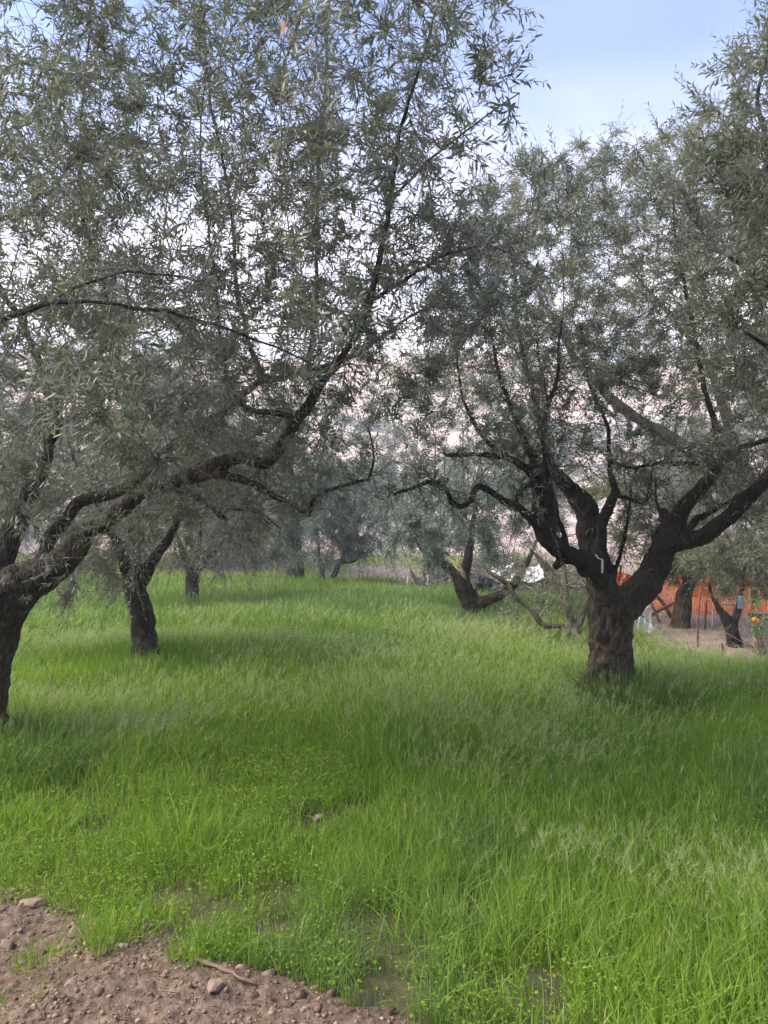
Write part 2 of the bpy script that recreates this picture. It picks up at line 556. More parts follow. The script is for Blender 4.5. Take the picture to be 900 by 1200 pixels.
def trunk_mesh(limbs, knots, voxel, mats, name, parent, rough=.012, remesh_min=.018):
    """limbs fused into one continuous surface, then given furrowed bark"""
    thick, thin = MB(), MB()
    for pts, rad in limbs:
        ok = rad > remesh_min
        if ok.any():
            e = len(rad) if ok.all() else int(np.argmin(ok)) + 1 if ok[0] else 0
            e = min(e, len(rad))
            if e >= 2:
                tube(thick, pts[:e], rad[:e], 14)
            if e < len(rad):
                tube(thin, pts[max(e - 2, 0):], rad[max(e - 2, 0):], 8)
        else:
            tube(thin, pts, rad, 8)
    iv, if_ = ico(2)
    for c, r in knots:
        thick.add(iv * np.array(r) + c, if_)
    me = thick.mesh('tmp')
    ob = bpy.data.objects.new('tmp', me)
    COL.objects.link(ob)
    md = ob.modifiers.new('r', 'REMESH')
    md.mode = 'VOXEL'
    md.voxel_size = voxel
    sm = ob.modifiers.new('s', 'SMOOTH')
    sm.iterations = 3
    dg = bpy.context.evaluated_depsgraph_get()
    ev = ob.evaluated_get(dg)
    m2 = bpy.data.meshes.new_from_object(ev)
    n = len(m2.vertices)
    co = np.empty(n * 3, np.float32)
    m2.vertices.foreach_get('co', co)
    co = co.reshape(-1, 3).astype(float)
    nr = np.empty(n * 3, np.float32)
    m2.vertices.foreach_get('normal', nr)
    nr = nr.reshape(-1, 3)
    fc = np.empty(len(m2.loops), np.int32)
    m2.loops.foreach_get('vertex_index', fc)
    cnt = np.empty(len(m2.polygons), np.int32)
    m2.polygons.foreach_get('loop_total', cnt)
    s = co * np.array([22, 22, 6.5])
    ridge = 1 - np.abs(2 * fbm(s + 3 * vnoise(co * 5, 3)[:, None], 5, 3) - 1)
    lump = fbm(co * 7, 9, 3) - .5
    skp = np.concatenate([p for p, _ in limbs]); skr = np.concatenate([r for _, r in limbs])
    kd = KDTree(len(skp))
    for i_, q_ in enumerate(skp):
        kd.insert(q_, i_)
    kd.balance()
    lr = np.array([skr[kd.find(q_)[1]] for q_ in co])
    amp = rough * np.clip(lr / .13, .18, 1.2)
    flute = np.abs(2 * fbm(co * np.array([7.5, 7.5, 1.1]), 77, 2) - 1)
    co = co - nr * (np.clip(.28 - flute, 0, 1) * 2.2 * np.clip((lr - .1) / .08, 0, 1) * rough)[:, None]
    co = co + nr * ((ridge - .75) * amp * 2.2 + lump * amp * 2.4)[:, None]
    bpy.data.objects.remove(ob)
    bpy.data.meshes.remove(me)
    mb = MB()
    mb.v.append(co); mb.n = n
    mb.loops.append(fc); mb.counts.append(cnt); mb.mi.append(np.zeros(len(cnt), int))
    if thin.v:
        v = np.concatenate(thin.v)
        v = v + (fbm(v * 30, 4, 2)[:, None] - .5) * .006
        st = mb.n
        mb.v.append(v); mb.n += len(v)
        mb.loops.append(np.concatenate(thin.loops) + st)
        mb.counts.append(np.concatenate(thin.counts))
        mb.mi.append(np.concatenate(thin.mi))
    bpy.data.meshes.remove(m2)
    return mb.build(name, mats, parent, smooth=True)


def ell(specs):
    """clumps of crown: (px, py, distance, half-width px, half-height px, half-depth m, number)"""
    out = []
    for px, py, d, rx, ry, rd, n in specs:
        q = unit(RNG.normal(size=(n, 3))) * RNG.random((n, 1)) ** .4
        c = P(px, py, d)
        out.append(c + q * np.array([rx / F * d, rd, ry / F * d]))
    return np.concatenate(out)


SKY_HOLE = [(598, -400), (600, 10), (632, 85), (628, 140), (640, 170), (690, 160), (740, 150), (785, 145), (795, 118), (838, 68), (892, 10), (900, -60), (940, -400)]
BELOW = []


def cut_targets(T, holes, pad=0):
    px = CX + T[:, 0] / T[:, 1] * F
    py = CY - (T[:, 2] - CAMH) / T[:, 1] * F
    k = np.ones(len(T), bool)
    for h in holes:
        if isinstance(h[0], tuple):
            k &= ~in_poly(px, py, h)
        else:
            k &= ~(in_poly(px, py, h[1]) & (T[:, 1] < h[0]) & (RNG.random(len(T)) < .85))
    return T[k & (T[:, 2] > .35)]


def olive(label, limbs, clumps, base, knots=(), ds=1.0, rs=1.0, leaf='leaf', barkm='bark', twigm='twig', step=.11, kill=.15, voxel=.014, rough=.012, shoot_len=(.10, .26),
          leaf_len=.056, droop=1.2, dens=1.0, fine=True, holes=(), bare=.25, up=.05, gap=.02, seed_skip=.35, name='olive_tree', group=None, jit=.25,
          tip_r=.0013, leaf_frac=.93, wither=None, rbias=0.0, stem=True, clumpf=1.6, tm=1.0, side=0, nknot=0):
    L3 = []
    if ds != 1.0:
        limbs = [[(q[0], q[1], q[2] * ds, q[3]) for q in lb] for lb in limbs]
        clumps = [(c[0], c[1], c[2] * ds) + tuple(c[3:]) for c in clumps]
        knots = [((k[0] - [0, 0, CAMH]) * ds + [0, 0, CAMH], k[1]) for k in knots]
    for lb in limbs:
        pts = np.array([P(*q[:3]) for q in lb])
        rad = np.array([(q[3] if q[3] > 11 else q[3] * (.66 + .031 * q[3])) / F * q[2] * (rs if q[3] < 24 else 1) for q in lb])
        L3.append(smooth_path(pts, rad, .05, .24))
    for lp, lr in L3:
        wob = np.stack([fbm(lp * 4.5 + 31 * k, 40 + k, 3) - .5 for k in range(3)], 1)
        lp += wob * np.minimum(lr * 1.2 + .035, .07)[:, None]
        wob2 = np.stack([fbm(lp * 13 + 17 * k, 60 + k, 2) - .5 for k in range(3)], 1)
        lp += wob2 * np.minimum(lr * .9 + .006, .04)[:, None]
    knots = list(knots)
    stubs = []
    for _ in range(nknot):
        lp, lr = L3[int(RNG.integers(1, len(L3)))]
        i_ = int(RNG.integers(0, max(2, int(len(lp) * .7))))
        if .016 < lr[i_] < .085 and i_ > len(lp) * .12:
            knots.append((lp[i_] + RNG.normal(0, .35, 3) * lr[i_], lr[i_] * RNG.uniform(.75, 1.2, 3)))
            if RNG.random() < .6:
                dv = unit(RNG.normal(size=3) + [0, 0, .5])
                L_ = lr[i_] * RNG.uniform(1.8, 3.6)
                stubs.append((lp[i_] + dv[None] * np.linspace(0, L_, 5)[:, None], lr[i_] * np.linspace(.62, .45, 5)))
    root = thing(name, label, 'olive tree', (base[0], base[1], 0), group)
    tr = trunk_mesh(L3 + stubs, knots, voxel, M[barkm], 'trunk', root, rough)
    seeds, srad = [], []
    for i, (p, r) in enumerate(L3):
        k0 = int(len(p) * seed_skip) if i else int(len(p) * .8)
        seeds.append(p[k0::2]); srad.append(r[k0::2])
    seeds = np.concatenate(seeds); srad = np.concatenate(srad)
    T = cut_targets(ell([c[:6] + (int(c[6] * tm),) for c in clumps]), holes)
    pos, par = grow(seeds, T, step, kill, up=up, jit=jit)
    n, ns = len(pos), len(seeds)
    rr = np.zeros(n)
    e = 2.3
    has = np.zeros(n, bool)
    for i in range(n - 1, ns - 1, -1):
        if not has[i]:
            rr[i] += tip_r ** e
        p = par[i]
        rr[p] += rr[i]
        has[p] = True
    rr = rr ** (1 / e)
    main = {}
    for i in range(ns, n):
        p = par[i]
        if p >= ns and (p not in main or rr[i] > rr[main[p]]):
            main[p] = i
    tw = MB()
    for i in range(ns, n):
        p = par[i]
        if p >= ns and main[p] == i:
            continue
        chain = [p, i]
        while chain[-1] in main:
            chain.append(main[chain[-1]])
        pts = pos[chain]
        rad = rr[chain].copy()
        rad[0] = min(rad[1] * 1.1, srad[p] * .9 if p < ns else 1)
        if p < ns:
            rad = np.minimum(rad, max(srad[p] * .8, .004))
        if fine and len(pts) > 2:
            pts, rad = smooth_path(pts, rad, step * .6)
        tube(tw, pts, rad, 5 if rad[0] > .004 else 4 if fine else 3, cap=False)
    # shoots at the thin nodes
    cand = np.arange(ns, n)
    thin = cand[rr[cand] < tip_r * 3.2]
    tips = cand[~has[cand]]
    src = np.concatenate([np.repeat(tips, 3), thin[RNG.random(len(thin)) < .75]])
    clump = np.clip((fbm(pos[src] * clumpf, 130, 2) - .2) / .36, .2, 1.3)
    src = np.repeat(src, RNG.poisson(dens * clump))
    K = len(src)
    d0 = unit(pos[src] - pos[par[src]])
    dirs = d0 * .8 + RNG.normal(0, .55, (K, 3))
    dirs[:, 2] += up * 4
    sl = RNG.uniform(*shoot_len, K)
    lf = MB()
    nb = RNG.random(K) < bare
    spos = pos[src] + (pos[par[src]] - pos[src]) * RNG.random((K, 1))
    if side:
        thick_ = np.where(srad > .0055)[0]
        kk = thick_[RNG.integers(0, len(thick_), side)]
        dd = RNG.normal(size=(side, 3)); dd[:, 2] += .35
        half = RNG.random(side) < .7
        ln_ = .12 + .55 * RNG.random(side) ** 1.5
        shoots(tw, lf, seeds[kk][half], dd[half], ln_[half], leaf_len * .8, RNG.normal(.3, .9, half.sum()), fine, .03, gap, tube_r=.0021)
        shoots(tw, lf, seeds[kk][~half], dd[~half], ln_[~half], leaf_len, RNG.normal(.3, .9, (~half).sum()), fine, .6, gap, tube_r=.0019)
    shoots(tw, lf, spos[nb], dirs[nb], sl[nb] * 1.3, leaf_len * .8, RNG.normal(droop, 1, nb.sum()), fine, .06, gap, tube_r=tip_r * 1.25)
    shoots(tw, lf, spos[~nb], dirs[~nb], sl[~nb], leaf_len, RNG.normal(droop, 1, (~nb).sum()), fine, leaf_frac, gap, tube_r=tip_r * .8, rbias=rbias, stem=stem)
    if tw.v:
        tw.build('twigs', M[twigm], root, smooth=True)
    if wither:
        wl = MB()
        for c, k in wither:
            b = np.tile(c, (k, 1)) + RNG.normal(0, .015, (k, 3))
            add_leaves(wl, b, RNG.normal(0, .5, (k, 3)) + [0, 0, -.7], RNG.normal(size=(k, 3)), np.full(k, .05), np.full(k, .010), RNG.random(k))
        o = wl.build('withered_leaves', M['wither'], root, smooth=False)
        o['label'] = 'orange withered leaves hanging near the top'
    lf.build('crown', M[leaf], root)
    print('TREE', label[:40], 'nodes', n, 'shoots', K, 'leafverts', lf.n)
    return root


# --------------------------------------------------------------- camera, sky
cam = bpy.data.cameras.new('camera')
cam.sensor_fit = 'VERTICAL'
cam.sensor_height = 36
cam.lens = 27
cam.clip_end = 3000
co = bpy.data.objects.new('camera', cam)
co.location = (0, 0, CAMH)
co.rotation_euler = (R(90), 0, 0)
COL.objects.link(co)
scene.camera = co

SUN_AZ, SUN_EL = R(-98), R(48)
w = bpy.data.worlds.new('World')
scene.world = w
w.use_nodes = True
nt = w.node_tree
bg = nt.nodes['Background']
sky = nt.nodes.new('ShaderNodeTexSky')
sky.sky_type = 'NISHITA'
sky.sun_disc = False
sky.sun_elevation = SUN_EL
sky.sun_rotation = SUN_AZ
sky.air_density = 1.0
sky.dust_density = 1.6
sky.ozone_density = 2.2
# thin high cloud, thicker and pinker towards the horizon
tc = nt.nodes.new('ShaderNodeTexCoord')
sep = nt.nodes.new('ShaderNodeSeparateXYZ')
nt.links.new(tc.outputs['Generated'], sep.inputs[0])
mp = nt.nodes.new('ShaderNodeMapping')
mp.inputs['Scale'].default_value = (2.2, 2.2, 5)
nt.links.new(tc.outputs['Generated'], mp.inputs[0])
cn = nt.nodes.new('ShaderNodeTexNoise')
cn.inputs['Scale'].default_value = 1.6
cn.inputs['Detail'].default_value = 7
cn.inputs['Distortion'].default_value = .5
nt.links.new(mp.outputs[0], cn.inputs['Vector'])
low = ramp(nt, sep.outputs['Z'], [(0, (1, 1, 1)), (.33, (.72, .72, .72)), (.5, (.12, .12, .12)), (.75, (.05, .05, .05))])
cl = ramp(nt, cn.outputs[0], [(.35, (.55, .55, .55)), (.68, (1.25, 1.25, 1.25))])
mu = nt.nodes.new('ShaderNodeMix'); mu.data_type = 'RGBA'; mu.blend_type = 'MULTIPLY'; mu.inputs[0].default_value = 1; mu.clamp_result = True
nt.links.new(low, mu.inputs[6]); nt.links.new(cl, mu.inputs[7])
mixc = nt.nodes.new('ShaderNodeMix'); mixc.data_type = 'RGBA'
nt.links.new(mu.outputs[2], mixc.inputs[0])
tn = nt.nodes.new('ShaderNodeMix'); tn.data_type = 'RGBA'; tn.blend_type = 'MULTIPLY'; tn.inputs[0].default_value = 1
tn.inputs[7].default_value = (.80, .80, .95, 1)
nt.links.new(sky.outputs[0], tn.inputs[6])
nt.links.new(tn.outputs[2], mixc.inputs[6])
mixc.inputs[7].default_value = (5.0, 4.6, 4.7, 1)
nt.links.new(mixc.outputs[2], bg.inputs['Color'])
bg.inputs['Strength'].default_value = .15

sl = bpy.data.lights.new('sun', 'SUN')
sl.energy = 2.8
sl.angle = R(45)
sl.color = (1, .91, .74)
so = bpy.data.objects.new('sun', sl)
sd = Vector((math.sin(SUN_AZ) * math.cos(SUN_EL), math.cos(SUN_AZ) * math.cos(SUN_EL), math.sin(SUN_EL)))
so.rotation_euler = (-sd).to_track_quat('-Z', 'Y').to_euler()
COL.objects.link(so)

scene.view_settings.view_transform = 'Standard'
scene.view_settings.look = 'None'
scene.view_settings.gamma = 1
scene.view_settings.exposure = 1.42
scene.render.engine = 'CYCLES'
cy = scene.cycles
cy.use_denoising = True
cy.use_adaptive_sampling = True
cy.adaptive_threshold = .02
cy.max_bounces = 7
cy.diffuse_bounces = 4
cy.transmission_bounces = 5
cy.glossy_bounces = 2
cy.sample_clamp_indirect = 6

# -------------------------------------------------------------------- ground
FIELD = [(-30, 17.5), (-8, 17.2), (-2, 16.8), (1.0, 15.8), (2.9, 13.2), (3.05, 9.6), (3.1, 8.3), (4.3, 7.4), (7, 5.5), (9, 3), (9, -3), (-12, -3), (-30, 4)]
TRACK_EDGE = [(-4.2, 4.3), (-2.4, 3.62), (-1.62, 3.24), (-1.22, 3.06), (-.85, 2.90), (-.60, 2.66), (-.25, 2.52), (-.06, 2.40), (.35, 2.2), (1.2, 1.2), (1.6, -1.5)]
TRACK = TRACK_EDGE + [(-8, -1.5), (-8, 4.6)]


def gz(x, y):
    p = np.column_stack([x, y])
    z = (fbm(p * .45, 3, 2) - .5) * .10
    far = np.clip((y - 17) / 14, 0, 1)
    return z + far * .25


def grid_sheet(name, xs, ys, zf, m, mask=None, kind='structure', smooth=True, label=None):
    X, Y = np.meshgrid(xs, ys)
    x, y = X.ravel(), Y.ravel()
    z = zf(x, y)
    nx = len(xs)
    i = np.arange(len(ys) - 1)[:, None] * nx
    j = np.arange(nx - 1)[None]
    f = np.stack([i + j, i + j + 1, i + nx + j + 1, i + nx + j], -1).reshape(-1, 4)
    if mask is not None:
        k = mask(x, y)
        f = f[k[f].all(1)]
    used = np.unique(f)
    re = np.full(len(x), -1)
    re[used] = np.arange(len(used))
    mb = MB()
    mb.add(np.column_stack([x, y, z])[used], re[f])
    o = mb.build(name, m, smooth=smooth)
    return tag(o, kind=kind)


far_ax = np.concatenate([-np.geomspace(900, 31, 14), np.linspace(-30, 30, 121), np.geomspace(31, 900, 14)])
far_ay = np.concatenate([[-900, -300, -100, -40, -15], np.linspace(-8, 45, 107), np.geomspace(46, 1500, 16)])
grid_sheet('ground', far_ax, far_ay, gz, M['soil'])
grid_sheet('field', np.linspace(-26, 9, 141), np.linspace(-2, 18, 81), lambda x, y: gz(x, y) + .02, M['field_soil'],
           mask=lambda x, y: in_poly(x, y, FIELD))


def track_h(x, y):
    p = np.column_stack([x, y])
    jx, jy = (fbm(p * 7, 27, 3) - .5) * .16, (fbm(p * 7 + 40, 28, 3) - .5) * .16
    d = poly_dist(x + jx, y + jy, TRACK_EDGE, closed=False)
    ins = in_poly(x + jx, y + jy, TRACK)
    e = np.where(ins, np.clip(d / .10, 0, 1), -np.clip(d / .03, 0, 1))
    rough_ = (fbm(p * 3.5, 21, 3) - .5) * .05 + (fbm(p * 14, 22, 4) - .45) * .022 + np.maximum(fbm(p * 60, 24, 3) - .5, 0) * .035
    return gz(x, y) + .02 + e * .03 + np.clip(e, 0, 1) * rough_


grid_sheet('dirt_track', np.linspace(-3.0, .5, 440), np.linspace(1.6, 3.9, 290), track_h, M['dirt'],
           mask=lambda x, y: in_poly(x, y, TRACK) | (poly_dist(x, y, TRACK_EDGE, False) < .09))
o = bpy.data.objects['dirt_track']

# distant pale earth bank behind the grove
bx = np.linspace(-45, 45, 181)
by = np.linspace(25, 44, 40)
grid_sheet('earth_bank', bx, by, lambda x, y: gz(x, y) - .05 + np.clip((y - 25.4 - 1.5 * (fbm(np.column_stack([x * .3, y * 0]), 5, 2))) / 2.2, 0, 1) * (.5 + .7 * fbm(np.column_stack([x * .16, y * .3]), 8, 3)), M['bank'])

hx_ = np.linspace(-420, 420, 169)
hy_ = np.concatenate([np.linspace(90, 300, 50), np.linspace(310, 700, 14)])
grid_sheet('hill', hx_, hy_, lambda x, y: -1 + np.clip((y - 95) / 175, 0, 1) ** .9 * (44 + 26 * fbm(np.column_stack([x * .008, y * .008]), 301, 3)) + 4 * (fbm(np.column_stack([x * .05, y * .05]), 305, 3) - .5) * np.clip((y - 95) / 40, 0, 1), M['hill'])
hs = MB()
hl = bpy.data.objects['hill'].data
hv = np.empty(len(hl.vertices) * 3, np.float32); hl.vertices.foreach_get('co', hv); hv = hv.reshape(-1, 3)
hv = hv[(np.abs(hv[:, 0]) < hv[:, 1] * .75) & (hv[:, 1] < 330) & (hv[:, 1] > 100)]
pk = hv[RNG.integers(0, len(hv), 2600)] + RNG.normal(0, 1.6, (2600, 3)) * [1, 1, 0]
pk = pk[fbm(pk[:, :2] * .03, 311, 3) > .44]
cs_ = np.repeat(pk, 60, 0)
rs_ = np.repeat(RNG.uniform(.8, 2.4, len(pk)), 60)
n = len(cs_)
q = unit(RNG.normal(size=(n, 3))) * RNG.random((n, 1)) ** .4 * rs_[:, None]
add_leaves(hs, cs_ + q * [1, 1, .7] + np.array([0, 0, .4]) * rs_[:, None], RNG.normal(size=(n, 3)), RNG.normal(size=(n, 3)), np.full(n, .8), np.full(n, .5), RNG.random(n), fine=False)
tag(hs.build('hillside_scrub', M['leaf_grey']), 'grey-green scrub dotted over the pinkish hillside', 'scrub', kind='stuff')
# --------------------------------------------------------------------- grass
TRUNKS = []


def scatter(n, pred, box):
    x = RNG.uniform(box[0], box[1], n)
    y = RNG.uniform(box[2], box[3], n)
    k = pred(x, y)
    return x[k], y[k]


def blades(mb, x, y, z, h, wd, lean, ang, rnd, kind, segs=3, mat=0, face=None):
    """curved tapering blades"""
    n = len(x)
    t = np.linspace(0, 1, segs + 1)
    dirx, diry = np.cos(ang), np.sin(ang)
    fa = RNG.uniform(0, np.pi, n) if face is None else face
    sx, sy = np.cos(fa), np.sin(fa)
    cx = x[:, None] + dirx[:, None] * (lean * h)[:, None] * t ** 2.0
    cyy = y[:, None] + diry[:, None] * (lean * h)[:, None] * t ** 2.0
    cz = z[:, None] + h[:, None] * (t - .28 * np.clip(lean, 0, 2)[:, None] * t ** 3)
    wt = np.array([.75, 1, .8, .55, .4])[:segs] if segs <= 4 else np.ones(segs)
    Lh = np.stack([cx[:, :-1] - sx[:, None] * wd[:, None] * wt * .5, cyy[:, :-1] - sy[:, None] * wd[:, None] * wt * .5, cz[:, :-1]], -1)
    Rh = np.stack([cx[:, :-1] + sx[:, None] * wd[:, None] * wt * .5, cyy[:, :-1] + sy[:, None] * wd[:, None] * wt * .5, cz[:, :-1]], -1)
    tip = np.stack([cx[:, -1], cyy[:, -1], cz[:, -1]], -1)[:, None]
    V = np.concatenate([np.stack([Lh, Rh], 2).reshape(n, -1, 3), tip], 1)
    k = 2 * segs + 1
    q = np.array([[2 * i, 2 * i + 1, 2 * i + 3, 2 * i + 2] for i in range(segs - 1)])
    tr = np.array([[2 * segs - 2, 2 * segs - 1, 2 * segs]])
    off = (np.arange(n) * k)[:, None, None]
    st = mb.n
    mb.add(V.reshape(-1, 3), (q[None] + off).reshape(-1, 4), mat, rnd=np.repeat(rnd, k), kind=np.repeat(kind, k))
    f3 = (tr[None] + off).reshape(-1, 3)
    mb.loops.append((f3 + st).ravel()); mb.counts.append(np.full(len(f3), 3)); mb.mi.append(np.full(len(f3), mat))
    return tip[:, 0], np.stack([dirx * lean, diry * lean, np.full(n, .8)], -1)


# places where the soil shows: (x, y, radius)
GAPS = [(*G(440, 1110), .17), (*G(330, 1065), .13), (*G(250, 1085), .16), (*G(205, 1060), .12), (*G(470, 1135), .14), (*G(375, 962), .16),
        (*G(425, 948), .13), (*G(320, 1110), .12), (*G(640, 1165), .1), (*G(200, 1120), .1), (*G(455, 1185), .14), (*G(560, 1095), .1)]


def cover(x, y):
    """0..1 how closely the grass grows"""
    p = np.column_stack([x, y])
    c = np.clip((fbm(p * 2.6, 61, 3) - .22) / .22, .4, 1)
    near = np.clip((3.6 - y) / 1.2, 0, 1)
    c = c * (1 - near) + near * np.clip((fbm(p * 5.5, 62, 3) - .31) / .16, .16, 1)
    for gx, gy, gr in GAPS:
        d = np.hypot(x - gx, (y - gy))
        c = c * np.clip((d / gr - .55) / .7, .04, 1)
    return c


def lowzone(x, y):
    """1 where only low weeds grow (pale patch in the middle), 0 in the tall grass"""
    p = np.column_stack([x, y])
    d = poly_dist(x, y, TRACK_EDGE, False)
    a = np.clip(1 - (d - .1) / .9, 0, 1)
    b = np.exp(-(((x + .55) / .75) ** 2 + ((y - 4.3) / 1.1) ** 2))
    return np.clip(np.maximum(a, b * 1.1) + (fbm(p * 1.7, 66, 2) - .5) * .7, 0, 1)


def infield(x, y):
    return in_poly(x, y, FIELD) & ~(in_poly(x, y, TRACK) & (poly_dist(x, y, TRACK_EDGE, False) > .03 + .7 * np.clip(fbm(np.column_stack([x, y]) * 6, 29, 3) - .42, 0, 1))) & (np.abs(x) < y * .56 + 1.2)


gr = MB()
for (y0, y1, dens, wmul, segs) in ((1.6, 3.4, 7000, .9, 4), (3.4, 5.2, 6000, 1.0, 3), (5.2, 8.0, 4200, 1.25, 3), (8.0, 12, 2300, 1.7, 3), (12, 17.6, 1200, 2.5, 3)):
    X0, X1 = -(y1 * .56 + 1.2), y1 * .56 + 1.2
    n = int(dens * (X1 - X0) * (y1 - y0))
    x, y = scatter(n, infield, (X0, X1, y0, y1))
    k = RNG.random(len(x)) < cover(x, y)
    x, y = x[k], y[k]
    n = len(x)
    p = np.column_stack([x, y])
    lz = lowzone(x, y)
    tall = .13 + .16 * np.clip((fbm(p * .9, 71, 3) - .3) / .4, 0, 1) + .05 * np.clip(y / 12, 0, 1)
    h = (tall * (1 - .52 * lz)) * RNG.uniform(.45, 1.2, n)
    # the deeper band of taller, bluer grass, shade of the far trees put into its tint
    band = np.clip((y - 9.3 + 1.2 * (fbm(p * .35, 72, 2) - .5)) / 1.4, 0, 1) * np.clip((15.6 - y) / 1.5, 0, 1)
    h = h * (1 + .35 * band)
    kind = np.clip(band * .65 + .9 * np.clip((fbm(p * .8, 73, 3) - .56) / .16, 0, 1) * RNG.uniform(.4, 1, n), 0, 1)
    rnd = np.clip(RNG.beta(2.4, 2.6, n) + .45 * (fbm(p * 1.3, 74, 3) - .5) - .08, 0, .97)
    dead = RNG.random(n) < .04
    rnd[dead] = 1
    ang = RNG.normal(2.4, 2.6, n) + 2 * (fbm(p * 1.2, 75, 2) - .5)
    lean = np.abs(RNG.normal(.42, .42, n))
    wd = RNG.uniform(.0026, .0058, n) * wmul
    blades(gr, x, y, gz(x, y) + .015, h, wd, lean, ang, rnd, kind, segs)
# silky seed heads of wild barley
hx, hy = scatter(190000, lambda x, y: infield(x, y) & (RNG.random(len(x)) < np.clip(lowzone(x, y) * -1.6 + 1.0, 0, 1) * np.clip((fbm(np.column_stack([x, y]) * .75, 81, 3) - .40) / .2 + .35 * (x > 0), .04, 1) * np.clip(9 / np.maximum(y, 3) / 2.2, .2, 1)),
                 (-7, 8, 2.3, 15))
n = len(hx)
p = np.column_stack([hx, hy])
hh = (.22 + .15 * np.clip((fbm(p * .9, 71, 3) - .3) / .4, 0, 1)) * RNG.uniform(.75, 1.2, n)
ang = RNG.normal(.6, 1.0, n) + 2.2 * (fbm(p * .8, 83, 2) - .5)
lean = np.abs(RNG.normal(.55, .4, n))
lodw = np.clip(hy / 4, 1, 2.6)
tip, td = blades(gr, hx, hy, gz(hx, hy), hh, .0022 * lodw, lean, ang, RNG.uniform(.5, .9, n), np.zeros(n), 3)
td = unit(td)
for k in range(11):
    b = tip - td * RNG.uniform(0, .06, (n, 1))
    d = unit(td * .8 + RNG.normal(0, .36, (n, 3)))
    l = RNG.uniform(.02, .05, n)
    s = unit(np.cross(d, RNG.normal(size=(n, 3)))) * (RNG.uniform(.0006, .0012, n) * lodw)[:, None]
    V = np.stack([b - s, b + s, b + d * l[:, None]], 1)
    gr.add(V.reshape(-1, 3), np.arange(3 * n).reshape(-1, 3), 1, rnd=np.repeat(RNG.random(n), 3), kind=0.0)
go = gr.build('grass', [M['grass'], M['awn']])
tag(go, 'bright green tall grass with pale silky seed heads filling the grove floor', 'grass', kind='stuff')
print('GRASS verts', gr.n)

# low weeds and clover between the blades, close to the track
cw = MB()
x, y = scatter(340000, lambda x, y: infield(x, y) & (RNG.random(len(x)) < cover(x, y) ** .6 * (.06 + .94 * np.clip(lowzone(x, y) * 1.3, 0, 1))), (-4.2, 4, 2.0, 7.2))
n = len(x)
p = np.column_stack([x, y])
hgt = RNG.uniform(.01, .11, n) * (.5 + fbm(p * 3, 91, 2))
B = np.column_stack([x, y, gz(x, y) + .02 + hgt])
ax = RNG.normal(size=(n, 3)); ax[:, 2] = RNG.uniform(-.2, .7, n)
nr = RNG.normal(0, .45, (n, 3)); nr[:, 2] += 1
ll = RNG.uniform(.007, .021, n) * np.clip(y / 3.5, .9, 1.9)
add_leaves(cw, B, ax, nr, ll, ll * RNG.uniform(.25, .7, n), np.clip(RNG.beta(2, 2, n) * .7 + .6 * (fbm(p * 1.5, 92, 2) - .35), 0, 1), fine=False)
k = RNG.random(n) < .35
st = B[k].copy(); st[:, 2] -= hgt[k] + .01
blades(cw, st[:, 0], st[:, 1], st[:, 2], hgt[k] + .02, np.full(k.sum(), .002), np.abs(RNG.normal(.2, .2, k.sum())), RNG.uniform(0, 6.3, k.sum()), RNG.random(k.sum()), np.zeros(k.sum()), 2)
tag(cw.build('low_weeds', M['clover']), 'low clover-like weeds growing between the grass near the bare dirt', 'weeds', kind='stuff')


def tuft(name, label, cx, cy, r, n, h, m, lean=.8, wd=.006, group=None, cat='grass tuft'):
    mb = MB()
    a = RNG.uniform(0, 6.283, n)
    q = np.sqrt(RNG.random(n)) * r
    x, y = q * np.cos(a) + cx, q * np.sin(a) + cy
    hh = h * RNG.uniform(.5, 1.15, n)
    ln = np.abs(RNG.normal(lean * .75, lean * .55, n)) * (.55 + .5 * q / r)
    blades(mb, x, y, gz(x, y), hh, RNG.uniform(.6, 1.2, n) * wd, ln, a + RNG.normal(0, 1.1, n), RNG.beta(2, 2.4, n), np.zeros(n), 4)
    o = mb.build(name, m)
    return tag(o, label, cat, group)


tuft('grass_tuft', 'dark arching grass tuft round the foot of the forked olive trunk', 1.88, 6.02, .32, 900, .50, M['tuft'], .75, .008)
tuft('grass_tuft', 'dark grass tuft just beside the tuft at the forked trunk, leaning away from it', 2.22, 5.85, .26, 550, .38, M['tuft'], .95, .008)
tuft('grass_tuft', 'long dark grass tuft growing below the near trunk cut by the frame', -2.15, 4.6, .42, 1000, .42, M['tuft'], 1.1, .006)
tuft('grass_tuft', 'pale green broad-bladed grass tuft standing just uphill of the dirt track', *G(210, 1010), .2, 190, .30, M['grass'], .9, .006)
tuft('grass_tuft', 'loose grass tuft with dry blades beside the dirt track end', *G(500, 1120), .16, 130, .22, M['grass'], 1.0, .005)
tuft('grass_tuft', 'small green grass tuft sprouting alone in the bare dirt', *G(45, 1150), .075, 120, .12, M['clover'], .7, .005)
tuft('grass_tuft', 'thin sparse grass tuft growing among pebbles in the dirt', *G(105, 1155), .10, 60, .13, M['grass'], .6, .003)
tuft('grass_tuft', 'flat trampled grass tuft lying in the dirt by the stick', *G(155, 1168), .12, 70, .05, M['clover'], 2.0, .003)
tuft('grass_tuft', 'yellowish small-leaved tuft at the bottom corner of the dirt', *G(30, 1200), .08, 130, .10, M['clover'], .9, .005)

